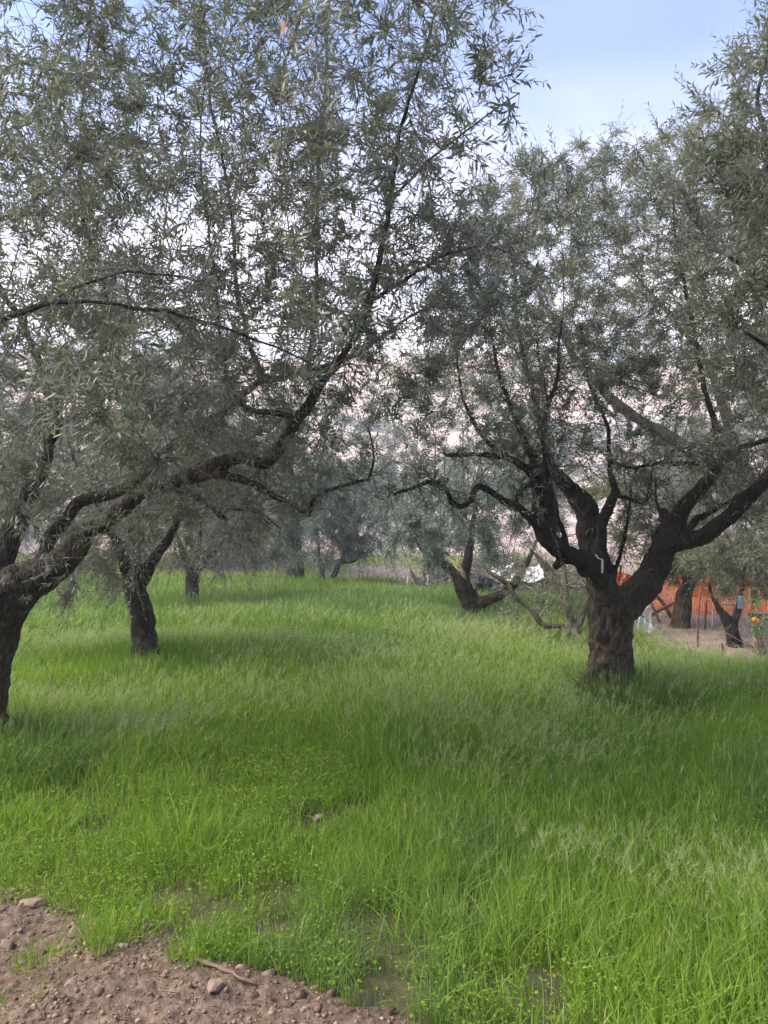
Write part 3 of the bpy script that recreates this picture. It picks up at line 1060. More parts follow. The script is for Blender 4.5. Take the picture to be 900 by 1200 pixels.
# dry straw and twigs over the bare soil beyond the grass
sw = MB()
x, y = scatter(24000, lambda x, y: ~in_poly(x, y, FIELD) & (y > 6), (2.2, 10, 6, 20))
n = len(x)
blades(sw, x, y, gz(x, y) + .012, RNG.uniform(.02, .10, n), np.full(n, .008), np.abs(RNG.normal(1.6, .8, n)), RNG.uniform(0, 6.3, n), RNG.random(n), np.zeros(n), 2)
x, y = scatter(7000, lambda x, y: ~in_poly(x, y, FIELD), (-14, 8, 16.8, 27))
n = len(x)
blades(sw, x, y, gz(x, y) + .01, RNG.uniform(.05, .22, n), np.full(n, .014), np.abs(RNG.normal(.7, .5, n)), RNG.uniform(0, 6.3, n), RNG.random(n), np.zeros(n), 2)
tag(sw.build('dry_straw', M['straw']), 'dry straw and stubble strewn over the bare soil behind the grass', 'straw', kind='stuff')
fg = MB()
x, y = scatter(12000, lambda x, y: ~in_poly(x, y, FIELD) & (fbm(np.column_stack([x, y]) * .5, 101, 3) > .47) & (x < 4.5), (-16, 5, 16.5, 25))
n = len(x)
blades(fg, x, y, gz(x, y), RNG.uniform(.1, .32, n), np.full(n, .018), np.abs(RNG.normal(.4, .3, n)), RNG.uniform(0, 6.3, n), RNG.beta(2, 2, n) * .6 + .4, np.zeros(n), 2)
tag(fg.build('far_grass', M['grass']), 'yellowish green grass patches beyond the far edge of the meadow', 'grass', kind='stuff')

# -------------------------------------------------------------------- stones
IV, IF = ico(3)
IV1, IF1 = ico(1)


def stone_mesh(r, sub=2, seed=0, flat=.6):
    v, f = (IV, IF) if sub == 2 else (IV1, IF1)
    q = v + (np.stack([vnoise(v * 1.3 + seed * 7.1 + k * 13, seed + k) for k in range(3)], 1) - .5) * .9
    pr = np.random.default_rng(seed + 900)
    for _ in range(11):
        nn = unit(pr.normal(size=3)); hh_ = pr.uniform(.55, .95)
        ex = np.maximum(q @ nn - hh_, 0)
        q = q - ex[:, None] * nn
    return q * np.array([r, r * .75, r * flat]), f


gv = MB()
x, y = scatter(17000, lambda x, y: in_poly(x, y, TRACK) & (RNG.random(len(x)) < .25 + fbm(np.column_stack([x, y]) * 5, 111, 2)), (-2.6, .4, 1.9, 3.7))
for i in range(len(x)):
    r = .0022 + .012 * RNG.random() ** 3.0
    v, f = stone_mesh(r, 1, int(RNG.integers(40)), RNG.uniform(.45, .9))
    a = RNG.uniform(0, 6.28)
    c, s = math.cos(a), math.sin(a)
    v = np.column_stack([v[:, 0] * c - v[:, 1] * s, v[:, 0] * s + v[:, 1] * c, v[:, 2]])
    if i % 90 == 0:
        v = v / r * RNG.uniform(.012, .032)
        gv.add(v + [x[i], y[i], 0], f, 1, rnd=.5)
    else:
        gv.add(v + [x[i], y[i], 0], f, rnd=RNG.beta(1.5, 2.4))
V = np.concatenate(gv.v)
cx_ = np.repeat(x, [len(a) for a in gv.v]); cy_ = np.repeat(y, [len(a) for a in gv.v])
gv.v = [V + np.column_stack([0 * cx_, 0 * cx_, track_h(cx_, cy_) + .001])]
tag(gv.build('gravel', [M['stone'], M['dirt']]), 'small pebbles and crumbs of earth scattered over the bare dirt', 'gravel', kind='stuff')

lt = MB()
x, y = scatter(1500, lambda x, y: in_poly(x, y, TRACK), (-2.6, .4, 1.9, 3.7))
n = len(x)
for i in range(n):
    a_ = RNG.uniform(0, 3.14); l_ = RNG.uniform(.006, .035) * (3 if RNG.random() < .05 else 1)
    q = np.array([[x[i] - l_ * math.cos(a_), y[i] - l_ * math.sin(a_)], [x[i] + .2 * l_, y[i]], [x[i] + l_ * math.cos(a_), y[i] + l_ * math.sin(a_)]])
    tube(lt, np.column_stack([q, track_h(q[:, 0], q[:, 1]) + .003]), RNG.uniform(.0006, .002), 4, rnd=RNG.random())
tag(lt.build('litter', M['wood']), 'bits of twig and root littering the bare dirt', 'litter', kind='stuff')
STONES = [(38, 1080, .050, .5, .55, 'long pale slab of stone at the head of the bare dirt, biggest there'), (47, 1068, .036, .6, .6, 'rounded pale stone touching the long slab in the dirt'),
          (102, 1066, .030, .7, .5, 'round grey stone at the grass edge of the dirt'), (14, 1056, .022, .4, .7, 'flat whitish stone near the frame edge above the slab'),
          (88, 1115, .030, .8, .35, 'brown domed stone half buried mid dirt'), (134, 1122, .034, .45, .5, 'broad flat stone lying mid dirt beside a small white chip'),
          (142, 1131, .018, .5, .95, 'small white stone chip in front of the broad flat stone'), (85, 1080, .024, .5, .9, 'pale curved stone flake standing in the dirt below the grass edge'),
          (171, 1106, .018, .8, .5, 'small round pinkish stone at the dirt shoulder under the grass'), (281, 1164, .019, .9, .75, 'angular upright pale stone beside the fallen stick'),
          (315, 1168, .026, .6, .45, 'rounded brown stone beyond the stick tip at the grass edge'), (370, 1178, .018, .7, .4, 'small dark grey stone where the dirt runs out'),
          (262, 1140, .035, .3, .45, 'flat reddish stone slab at the grass edge above the stick'), (84, 1182, .020, .8, .7, 'pale lumpy stone near the bottom edge of the dirt'),
          (8, 1130, .030, .5, .45, 'tilted brownish stone against the frame edge of the dirt'), (372, 958, .042, .45, .85, 'flat whitish stone lying in the grass away from the dirt'),
          (252, 1196, .032, .6, .5, 'broad stone cut by the bottom edge below the stick')]
for i, (px, py, r, fl, rn, lab) in enumerate(STONES):
    mb = MB()
    v, f = stone_mesh(1.15 * r, 2, 50 + i, fl)
    a = RNG.uniform(-.6, .9)
    c, s = math.cos(a), math.sin(a)
    v = np.column_stack([v[:, 0] * c - v[:, 1] * s, v[:, 0] * s + v[:, 1] * c, v[:, 2]])
    g = G(px, py)
    z = (track_h(g[:1], g[1:])[0] if i != 15 else gz(g[:1], g[1:])[0] + .03) + r * fl * .12
    mb.add(v, f, rnd=rn)
    tag(mb.build('stone', M['stone'], smooth=False, loc=(g[0], g[1], z)), lab, 'stone', 'loose stones on the ground')
stk = MB()
a, b = G(228, 1160), G(300, 1190)
t = np.linspace(0, 1, 12)
sp = np.column_stack([a[0] + (b[0] - a[0]) * t, a[1] + (b[1] - a[1]) * t, np.zeros(12)])
sp[:, 2] = track_h(sp[:, 0], sp[:, 1]).max() * .5 + track_h(sp[:, 0], sp[:, 1]) * .5 + .006
sp[:, 1] += .008 * np.sin(t * 7) + .004 * np.sin(t * 23)
tube(stk, sp, .0062 + .003 * np.sin(t * 9) ** 2 - .003 * t, 8)
tag(stk.build('stick', M['wood'], smooth=True), 'broken brown stick lying across the bare dirt', 'stick')
stk = MB()
sp = np.array([[*G(26, 1049), .0], [*G(38, 1053), .0], [*G(52, 1054), 0]])
sp[:, 2] = track_h(sp[:, 0], sp[:, 1]) + .02
tube(stk, sp, [.008, .008, .006], 6)
tag(stk.build('stick', M['wood'], smooth=True), 'short thick stick at the upper edge of the dirt by the grass', 'stick')

exec_trees = True
# --------------------------------------------------------------------- trees
# near tree, trunk cut by the frame
A = [
    [(-48, 910, 5, 60), (-44, 840, 5, 46), (-32, 780, 5, 43), (-14, 730, 5, 38), (8, 695, 4.97, 30)],
    [(-5, 715, 5, 30), (25, 690, 4.95, 27), (62, 668, 4.9, 23), (88, 642, 4.85, 19), (102, 615, 4.8, 17), (126, 612, 4.75, 15), (150, 586, 4.7, 14), (188, 566, 4.65, 13), (238, 548, 4.6, 12), (283, 536, 4.5, 10),
     (312, 545, 4.45, 9), (332, 515, 4.4, 10), (352, 485, 4.35, 9.5), (375, 455, 4.3, 8.5), (405, 412, 4.2, 7), (433, 352, 4.1, 6), (450, 270, 4.0, 5.2), (463, 200, 3.95, 4.3), (478, 130, 3.9, 3.4), (498, 60, 3.8, 2.6), (515, -10, 3.7, 2), (540, -120, 3.7, 1.4)],
    [(20, 690, 5.1, 18), (48, 662, 5.2, 13), (62, 628, 5.3, 11), (95, 590, 5.3, 10), (150, 573, 5.3, 10), (175, 545, 5.3, 9.5), (215, 515, 5.3, 8.5), (262, 478, 5.3, 7.5), (310, 445, 5.3, 6.5), (360, 436, 5.3, 5), (420, 415, 5.3, 3.6), (480, 370, 5.3, 2.4), (540, 340, 5.2, 1.6)],
    [(-15, 715, 5.05, 26), (3, 655, 5.05, 18), (22, 605, 5.05, 15), (45, 555, 5.05, 12), (58, 505, 5.1, 11), (64, 470, 5.1, 9), (90, 440, 5.1, 7), (122, 405, 5.1, 6), (124, 350, 5, 5), (98, 260, 4.9, 4), (94, 150, 4.8, 3), (105, 40, 4.7, 2.2), (110, -120, 4.6, 1.5)],
    [(60, 480, 5.1, 8), (48, 430, 5.2, 7), (20, 370, 5.2, 6), (-20, 300, 5.2, 5), (-60, 200, 5.2, 3.5), (-70, 60, 5.2, 2.2)],
    [(185, 570, 4.65, 9), (215, 560, 4.6, 8.5), (262, 556, 4.55, 8), (300, 572, 4.5, 7), (340, 593, 4.45, 6), (363, 602, 4.4, 5.5), (365, 588, 4.4, 4), (376, 576, 4.4, 4.2), (402, 570, 4.35, 3.8), (430, 563, 4.3, 3.2), (438, 540, 4.3, 2.4), (432, 500, 4.3, 1.8)],
    [(200, 565, 4.65, 8), (222, 575, 4.6, 7), (240, 590, 4.6, 6.5), (256, 603, 4.55, 6), (268, 611, 4.55, 6)],
    [(258, 600, 4.55, 3.5), (280, 598, 4.5, 3), (305, 603, 4.5, 2.4), (330, 620, 4.5, 1.6)],
    [(345, 492, 4.37, 6), (320, 483, 4.4, 5.5), (290, 480, 4.4, 5), (268, 455, 4.4, 4.2), (262, 420, 4.4, 3.4), (256, 370, 4.4, 2.8), (250, 300, 4.4, 2.4), (235, 200, 4.3, 2), (240, 80, 4.2, 1.6)],
    [(310, 445, 5.3, 5.5), (292, 400, 5.2, 4.5), (276, 330, 5.1, 4), (270, 240, 5, 3.2), (248, 130, 4.9, 2.6), (238, 20, 4.8, 2), (230, -120, 4.7, 1.4)],
    [(360, 436, 5.3, 4.5), (368, 380, 5.2, 4), (373, 300, 5.1, 3.5), (374, 180, 5, 3), (382, 70, 4.9, 2.3), (390, -80, 4.8, 1.5)],
    [(-30, 745, 4.95, 24), (-80, 640, 4.4, 17), (-110, 520, 3.8, 11), (-90, 430, 3.35, 7), (0, 376, 3.1, 4.6), (60, 352, 3.1, 4.2), (130, 356, 3.15, 3.8), (220, 372, 3.2, 3.2), (320, 405, 3.3, 2.4), (400, 440, 3.4, 1.6)],
    [(-60, 405, 3.2, 4.5), (0, 372, 3.2, 4), (70, 342, 3.2, 3.4), (150, 318, 3.2, 2.6), (240, 330, 3.3, 1.8)],
    [(433, 352, 4.1, 4.4), (470, 330, 4.1, 3.8), (520, 300, 4.1, 3), (575, 290, 4.2, 2.2), (620, 310, 4.3, 1.5)],
    [(455, 240, 4, 3.2), (500, 190, 3.9, 2.6), (550, 150, 3.8, 2), (610, 105, 3.7, 1.3)],
    [(-40, 750, 5.1, 24), (-130, 620, 5.6, 16), (-230, 480, 6, 10), (-330, 300, 6.3, 5), (-380, 120, 6.4, 2.4)],
    [(-110, 520, 3.8, 7), (-160, 400, 3.3, 5.5), (-180, 250, 3.0, 4), (-160, 80, 2.9, 2.5), (-130, -80, 2.8, 1.6)],
]
A_cl = [
    (70, 90, 4.4, 170, 170, 1.2, 210), (290, 70, 4.0, 180, 170, 1.2, 230), (480, 50, 3.8, 110, 120, .8, 120), (565, 110, 3.6, 65, 65, .4, 60),
    (140, 280, 4.0, 200, 110, 1.3, 210), (350, 270, 4.0, 170, 120, 1.1, 210), (510, 290, 4.2, 95, 110, .9, 95), (60, 440, 3.7, 150, 100, 1.0, 130),
    (230, 460, 4.1, 150, 90, 1.0, 110), (400, 440, 4.3, 80, 80, .8, 32), (110, 590, 3.9, 110, 50, .6, 60), (245, 600, 4.2, 90, 40, .6, 34), (-170, 250, 4.6, 170, 260, 1.5, 90),
    (230, -200, 4.4, 330, 130, 1.3, 110), (560, 330, 4.5, 80, 60, .7, 45), (60, 660, 3.7, 60, 40, .3, 12), (430, 520, 4.3, 60, 50, .5, 12), (350, 400, 3.2, 90, 60, .4, 18), (100, 480, 2.6, 90, 60, .3, 12), (340, 20, 2.4, 60, 40, .25, 10), (430, 480, 2.7, 50, 30, .2, 5), (320, 530, 5.3, 130, 50, .8, 70), (180, 520, 5.4, 120, 60, .8, 60), (20, 560, 5.3, 60, 80, .6, 40)]
A_holes = [[4.7, [(85, 560), (180, 520), (270, 500), (320, 470), (400, 380), (470, 400), (480, 600), (370, 625), (150, 640)]], [4.9, [(0, 560), (75, 470), (110, 560), (120, 680), (0, 700)]], [(0, 640), (0, 1300), (900, 1300), (900, 600), (480, 560), (330, 640), (240, 690), (120, 700), (70, 720), (40, 660)], SKY_HOLE, [(640, 0), (640, 600), (900, 600), (900, 0)]]
olive('big gnarled olive, trunk cut by the frame, boughs arching over the meadow', A, A_cl, P(-48, 910, 5), leaf='leaf', barkm='bark', twigm='twig', holes=A_holes,
      wither=[(P(333, 25, 2.2), 3), (P(372, 36, 2.2), 2), (P(310, 46, 2.3), 1)], rs=.76, bare=.36, droop=.8, side=2400, nknot=34, rough=.018, tm=1.9, step=.085, kill=.115, leaf_len=.050, dens=2.15)

# forked tree in the middle distance
B = [
    [(716, 822, 7, 48), (715, 800, 7, 31), (714, 775, 7, 25.5), (714, 745, 7, 24), (713, 715, 7, 24.5), (715, 692, 7, 24)],
    [(722, 715, 6.95, 19), (708, 682, 6.85, 14), (688, 662, 6.75, 12), (664, 650, 6.7, 11.5), (642, 636, 6.65, 12.5), (635, 612, 6.65, 12), (632, 580, 6.7, 10.5), (627, 548, 6.7, 8.5), (618, 515, 6.75, 6), (600, 480, 6.8, 4.4), (580, 420, 6.9, 3), (570, 340, 7, 2)],
    [(645, 632, 6.65, 9), (648, 600, 6.6, 8.5), (643, 565, 6.55, 7.5), (637, 530, 6.5, 6), (640, 490, 6.5, 4.5), (652, 440, 6.5, 3.2), (660, 380, 6.5, 2.2)],
    [(642, 628, 6.6, 8), (622, 608, 6.5, 7.3), (600, 593, 6.45, 6.6), (578, 580, 6.4, 6), (562, 573, 6.35, 5.4), (554, 575, 6.32, 5), (551, 588, 6.3, 5), (540, 594, 6.3, 5), (529, 589, 6.3, 4.8), (527, 576, 6.3, 4.4), (518, 567, 6.25, 4), (500, 563, 6.2, 3.8), (480, 571, 6.2, 3.2), (463, 579, 6.15, 2.8), (452, 571, 6.1, 2)],
    [(630, 565, 6.7, 8), (612, 546, 6.7, 6.6), (590, 533, 6.65, 5.5), (560, 533, 6.6, 4.2), (520, 533, 6.55, 3)],
    [(600, 540, 6.68, 4.4), (578, 522, 6.7, 4), (560, 503, 6.75, 3.4), (545, 470, 6.8, 2.8), (536, 425, 6.9, 2.2), (540, 380, 7, 1.6)],
    [(630, 566, 6.7, 5.5), (612, 570, 6.65, 5), (604, 584, 6.62, 4.6), (604, 596, 6.6, 3.6)],
    [(664, 650, 6.65, 5), (657, 610, 6.65, 4.2), (648, 570, 6.65, 3.6), (640, 535, 6.7, 3), (640, 470, 6.7, 2.4), (630, 400, 6.8, 1.8)],
    [(712, 712, 7.1, 22), (702, 672, 7.2, 19), (694, 635, 7.3, 17), (686, 598, 7.35, 16), (672, 575, 7.4, 12), (650, 556, 7.45, 9), (640, 520, 7.5, 6), (622, 450, 7.6, 4), (605, 370, 7.7, 2.8), (600, 280, 7.8, 1.8)],
    [(700, 665, 7.1, 9), (706, 630, 7.1, 8), (712, 600, 7.15, 8), (722, 578, 7.2, 7), (716, 545, 7.25, 4), (712, 500, 7.3, 3.4), (690, 450, 7.3, 2.6), (680, 380, 7.4, 1.8)],
    [(718, 580, 7.2, 4), (735, 583, 7.2, 3), (754, 591, 7.2, 2.6), (760, 580, 7.2, 2), (765, 545, 7.2, 1.5)],
    [(718, 700, 7.2, 5), (722, 665, 7.2, 4), (730, 635, 7.2, 3.4), (737, 605, 7.2, 2.6), (740, 570, 7.2, 1.8)],
    [(716, 722, 6.97, 24), (738, 702, 6.95, 20), (756, 680, 6.9, 19), (772, 655, 6.88, 17), (787, 626, 6.85, 14), (795, 602, 6.8, 11), (812, 580, 6.8, 10.5), (832, 560, 6.75, 9), (846, 540, 6.65, 7), (872, 526, 6.5, 5.5), (905, 514, 6.4, 4.5), (950, 500, 6.3, 3), (1000, 470, 6.2, 2)],
    [(780, 640, 6.85, 13), (803, 634, 6.8, 12), (828, 626, 6.7, 11), (848, 612, 6.6, 10.5), (870, 590, 6.5, 10), (895, 566, 6.4, 9), (930, 535, 6.2, 7), (980, 480, 6, 5), (1020, 400, 5.9, 3), (1040, 300, 5.9, 2)],
    [(800, 625, 6.82, 6.5), (818, 608, 6.9, 6), (838, 596, 6.95, 5), (860, 585, 7, 4), (890, 560, 7.1, 3), (920, 520, 7.2, 2)],
    [(846, 542, 6.65, 6), (815, 545, 6.5, 4.2), (780, 542, 6.4, 3.4), (745, 548, 6.3, 2.6), (715, 540, 6.25, 1.8)],
    [(835, 556, 6.75, 6.5), (838, 510, 6.9, 5.5), (825, 450, 7, 4.6), (812, 380, 7.1, 3.8), (795, 300, 7.2, 2.6), (790, 220, 7.2, 1.6)],
    [(772, 655, 6.92, 4.5), (765, 632, 6.95, 4), (776, 615, 7, 3), (770, 590, 7.1, 2.2), (768, 560, 7.1, 1.6)],
]
Bk = [(P(708, 776, 6.82), (.05, .04, .045)), (P(730, 768, 6.86), (.04, .035, .035)), (P(729, 748, 6.85), (.035, .03, .05)), (P(740, 694, 6.88), (.07, .06, .07)), (P(700, 745, 6.83), (.03, .03, .06)), (P(726, 800, 6.85), (.06, .05, .1)), (P(695, 795, 6.9), (.06, .05, .12))]
B_cl = [(555, 420, 7, 105, 75, 1.1, 110), (500, 480, 6.4, 60, 50, .6, 26), (610, 290, 6.9, 85, 85, 1.1, 120), (720, 270, 7.3, 120, 90, 1.2, 130), (830, 300, 7, 120, 100, 1.2, 130),
        (690, 420, 7.4, 90, 80, 1.0, 75), (820, 430, 6.9, 100, 60, 1.0, 90), (800, 535, 6.35, 90, 20, .3, 75), (930, 460, 6.3, 80, 120, .8, 80), (640, 515, 6.8, 60, 30, .5, 34), (590, 500, 6.7, 70, 40, .6, 30), (740, 500, 7.1, 60, 50, .5, 26), (870, 600, 6.7, 40, 30, .4, 14), (980, 300, 6.3, 90, 160, .9, 60), (600, 350, 7.6, 60, 60, .7, 40), (480, 570, 6.2, 50, 30, .3, 12)]
B_holes = [SKY_HOLE, [(430, 600), (600, 640), (700, 900), (1000, 900), (1000, 640), (860, 640), (760, 680), (700, 600), (640, 660), (560, 610)]]
olive('stout forked olive with black boughs spreading from a knotty brown trunk in the grass', B, B_cl, P(716, 815, 6.3), Bk, ds=.9, rs=.88, leaf='leaf', barkm='bark_fork', twigm='twig_dark', holes=B_holes, step=.11, kill=.145,
      bare=.38, droop=.6, side=2300, nknot=34, tm=1.7, leaf_len=.052, shoot_len=(.12, .30), dens=3.3, voxel=.016, rough=.02, gap=.021)

# near neighbour off the frame
Rr = [[(1150, 1060, 4.0, 60), (1145, 900, 4.0, 44), (1130, 760, 4.0, 36), (1110, 640, 4.0, 30)],
      [(1115, 665, 4.0, 26), (1070, 540, 4.0, 20), (1020, 440, 4.0, 14), (970, 360, 4.0, 10), (930, 280, 4.0, 7), (900, 200, 4.0, 5), (890, 120, 4, 3), (900, 40, 4, 2)],
      [(1110, 640, 4.05, 24), (1140, 500, 4.2, 16), (1160, 340, 4.3, 10), (1150, 180, 4.3, 6), (1100, 40, 4.2, 3)],
      [(985, 385, 4.0, 8), (930, 350, 3.9, 6), (890, 330, 3.8, 4), (850, 300, 3.8, 2.5)],
      [(1020, 440, 4, 8), (960, 430, 3.9, 6), (910, 410, 3.8, 4), (870, 390, 3.8, 2.5)]]
R_cl = [(890, 110, 4, 60, 70, .45, 60), (865, 200, 4, 70, 60, .5, 75), (880, 290, 3.9, 80, 70, .6, 100), (900, 390, 3.9, 75, 60, .5, 70), (1000, 200, 4.1, 110, 200, .9, 110), (1080, 420, 4, 120, 130, .8, 60), (960, 10, 4, 60, 60, .5, 30)]
olive('olive outside the frame reaching in with dense silvery leaf sprays beside the blue sky', Rr, R_cl, P(1150, 1060, 4), leaf='leaf', barkm='bark', twigm='twig', holes=[SKY_HOLE], bare=.08, droop=-.2, up=.12, tm=1.5, leaf_len=.052, kill=.13, dens=3.2, shoot_len=(.14, .30), voxel=.02)

# taller tree behind the forked one, leaning towards the camera's left
E = [[(930, 745, 10.5, 24), (925, 700, 10.5, 18), (912, 640, 10.5, 16), (890, 590, 10.5, 14)],
     [(895, 600, 10.5, 13), (850, 555, 10.5, 12), (812, 528, 10.5, 10.5), (775, 507, 10.5, 9.5), (735, 482, 10.5, 9), (700, 450, 10.5, 8.5), (672, 420, 10.5, 7.5), (660, 388, 10.5, 6), (640, 360, 10.5, 5), (615, 320, 10.5, 3.4), (600, 270, 10.5, 2.2)],
     [(890, 595, 10.7, 12), (860, 520, 10.8, 9), (838, 445, 10.9, 7.5), (815, 405, 11, 6.5), (785, 370, 11, 5.5), (757, 336, 11, 4.4), (735, 310, 11, 3.2), (715, 250, 11, 2)],
     [(668, 410, 10.5, 4), (672, 370, 10.4, 3), (680, 320, 10.4, 2.4), (690, 250, 10.4, 1.6)],
     [(720, 472, 10.5, 4), (724, 500, 10.4, 3.4), (730, 545, 10.3, 2.6), (735, 600, 10.3, 1.8)],
     [(905, 630, 10.5, 12), (940, 520, 10.3, 8), (950, 400, 10.2, 5), (930, 290, 10.2, 3)]]
E_cl = [(690, 215, 10.8, 110, 60, 1.5, 110), (790, 195, 10.8, 90, 50, 1.4, 90), (620, 260, 10.6, 70, 70, 1.2, 60), (740, 300, 11, 130, 70, 1.6, 120), (640, 370, 10.5, 90, 70, 1.2, 60), (860, 300, 10.8, 110, 120, 1.6, 150), (760, 400, 11, 110, 60, 1.4, 90), (860, 450, 10.8, 110, 70, 1.5, 130), (800, 560, 10.8, 90, 40, 1.3, 60), (720, 560, 10.6, 60, 60, 1.0, 36), (920, 560, 10.6, 90, 70, 1.4, 60), (730, 625, 11.5, 50, 40, 1.0, 50)]
olive('tall yellowish olive behind the stout forked one, pale limbs slanting up across the sky', E, E_cl, P(930, 745, 10.5), rs=.72, leaf='leaf_sun_tinted', barkm='bark_grey', twigm='twig', holes=[SKY_HOLE], step=.2, kill=.26, shoot_len=(.18, .42), leaf_len=.065, fine=False, gap=.03, bare=.12, dens=6, voxel=.03, rough=.02, up=.1, tip_r=.002)

# middle-distance trees
C = [[(172, 785, 8, 22), (170, 755, 8, 15), (167, 725, 8, 13.5), (162, 700, 8, 13), (155, 682, 8, 12)],
     [(158, 690, 8, 11), (148, 665, 8, 9), (140, 640, 8, 7), (120, 605, 8, 5), (95, 560, 8, 3), (80, 520, 8, 2)],
     [(160, 692, 8, 10), (178, 660, 8, 8), (200, 625, 8, 6), (225, 585, 8, 4), (240, 530, 8, 2.4)],
     [(158, 688, 8, 8), (160, 640, 7.8, 6), (150, 590, 7.6, 4), (155, 530, 7.5, 2.4)]]
C_cl = [(150, 560, 8, 130, 70, 1.3, 170), (60, 570, 8.2, 90, 70, 1.2, 90), (240, 570, 8.2, 90, 70, 1.2, 80), (150, 645, 7.6, 60, 35, .5, 45), (95, 665, 8.2, 60, 28, .5, 34), (-60, 590, 8.4, 100, 80, 1.2, 50), (230, 640, 8, 40, 30, .5, 20)]
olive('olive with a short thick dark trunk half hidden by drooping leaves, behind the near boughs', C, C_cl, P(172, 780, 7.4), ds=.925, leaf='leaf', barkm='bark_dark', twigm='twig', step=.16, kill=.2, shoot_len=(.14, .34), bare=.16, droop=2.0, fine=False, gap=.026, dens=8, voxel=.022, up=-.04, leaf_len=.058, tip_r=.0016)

D = [[(224, 725, 12, 12), (224, 700, 12, 9), (225, 682, 12, 8.5), (228, 668, 12, 8)],
     [(228, 672, 12, 7), (240, 655, 12, 5), (258, 640, 12, 3.5), (280, 610, 12, 2)], [(226, 675, 12, 7), (215, 650, 12, 5), (205, 620, 12, 3.5), (190, 580, 12, 2)], [(228, 670, 12, 5), (235, 630, 11.8, 4), (240, 580, 11.6, 2)]]
D_cl = [(230, 590, 12, 110, 60, 1.6, 150), (290, 630, 12, 60, 36, 1.0, 50), (190, 640, 11.8, 50, 36, .8, 36), (250, 660, 11.8, 60, 22, .6, 24)]
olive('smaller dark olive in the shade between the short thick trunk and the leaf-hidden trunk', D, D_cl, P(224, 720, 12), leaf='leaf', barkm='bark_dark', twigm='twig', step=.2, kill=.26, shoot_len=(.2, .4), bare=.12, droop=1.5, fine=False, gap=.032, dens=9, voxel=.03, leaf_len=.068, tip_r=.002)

Fq = [[(350, 702, 16.5, 16), (348, 685, 16.5, 11), (345, 660, 16.5, 10.5), (342, 635, 16.5, 10), (338, 610, 16.5, 9)],
      [(340, 620, 16.5, 8), (320, 580, 16.5, 6), (300, 540, 16.5, 3)], [(340, 620, 16.5, 8), (365, 580, 16.5, 5), (390, 530, 16.5, 3)], [(340, 615, 16.5, 6), (342, 560, 16, 4), (345, 500, 16, 2)]]
F_cl = [(340, 545, 16.5, 120, 80, 2.4, 260), (380, 620, 16, 60, 40, 1.4, 60), (345, 640, 15.6, 40, 40, .5, 40), (290, 610, 16.4, 50, 40, 1.3, 40), (430, 590, 16.5, 60, 50, 1.5, 50)]
olive('blue-grey olive with a straight thick trunk veiled by hanging leaves at the meadow end', Fq, F_cl, P(350, 697, 16.5), leaf='leaf_blue', barkm='bark_grey', twigm='twig', step=.26, kill=.32, shoot_len=(.25, .5), bare=.08, droop=1.0, fine=False, gap=.042, dens=10, voxel=.035, leaf_len=.085, tip_r=.0025)

for (px, lean, lab) in ((377, -6, 'slender pale grey young olive at the meadow end, next to the veiled trunk'), (391, 26, 'slender dark young olive leaning away from its pale neighbour at the meadow end')):
    lb = [[(px, 700, 15.8, 5.5), (px, 680, 15.8, 4.6), (px + lean * .2, 660, 15.8, 4), (px + lean * .6, 645, 15.8, 3.4), (px + lean, 620, 15.8, 2.4), (px + lean * 1.4, 580, 15.8, 1.6)],
          [(px + lean * .2, 662, 15.8, 3), (px + lean * .2 + 22, 655, 15.8, 2.4), (px + lean * .2 + 45, 640, 15.8, 1.8)]]
    olive(lab, lb, [(px + lean + 10, 600, 15.8, 45, 45, 1.1, 60), (px + 40, 635, 15.6, 35, 22, .7, 26)], P(px, 696, 15.8), leaf='leaf_blue', barkm='bark_grey' if lean < 0 else 'bark_dark', twigm='twig', step=.26, kill=.32,
          shoot_len=(.25, .5), bare=.08, fine=False, gap=.042, dens=9, voxel=.03, leaf_len=.085, tip_r=.0025)

H = [[(556, 732, 12, 17), (553, 712, 12, 12.5), (548, 698, 12, 11.5), (542, 682, 12, 10.5), (536, 672, 12, 8), (522, 663, 12, 6), (508, 657, 12, 4.4), (490, 640, 12, 3), (470, 600, 12, 2)],
     [(556, 714, 12, 9), (568, 703, 11.9, 7.6), (585, 697, 11.8, 7), (603, 683, 11.7, 6.5), (612, 668, 11.7, 5.5), (622, 652, 11.7, 4), (635, 620, 11.7, 2.4)],
     [(543, 685, 12, 8), (547, 660, 12, 7), (552, 630, 12, 5), (560, 580, 12, 3)]]
H_cl = [(560, 595, 12, 110, 66, 1.9, 230), (500, 608, 12, 60, 42, 1.3, 95), (620, 600, 11.8, 60, 40, 1.2, 80), (490, 645, 12, 50, 14, 1.0, 36), (560, 560, 12, 70, 40, 1.2, 60)]
ht = olive('blue-green olive with a black leaning trunk and low side limb before the brush heap', H, H_cl, P(556, 725, 10.8), ds=.9, leaf='leaf_blue', barkm='bark_dark', twigm='twig', step=.2, kill=.26, shoot_len=(.2, .42), bare=.08, droop=.6, fine=False, gap=.032, dens=11, voxel=.028, leaf_len=.07, tip_r=.002)
mb = MB()
for k in range(9):
    c_ = P(543 - k * .9, 673 - k * 1.3, 10.62) + RNG.normal(0, .012, 3)
    tip_ = c_ + np.array([-.06 - .05 * RNG.random(), RNG.normal(0, .02), .06 + .1 * RNG.random()])
    tube(mb, [c_ - (tip_ - c_) * .5, c_, tip_], [.016, .02, .002], 5)
po = mb.build('torn_wood', M['pale_wood'], ht, smooth=True)
po['label'] = 'pale torn wood where a bough broke off'

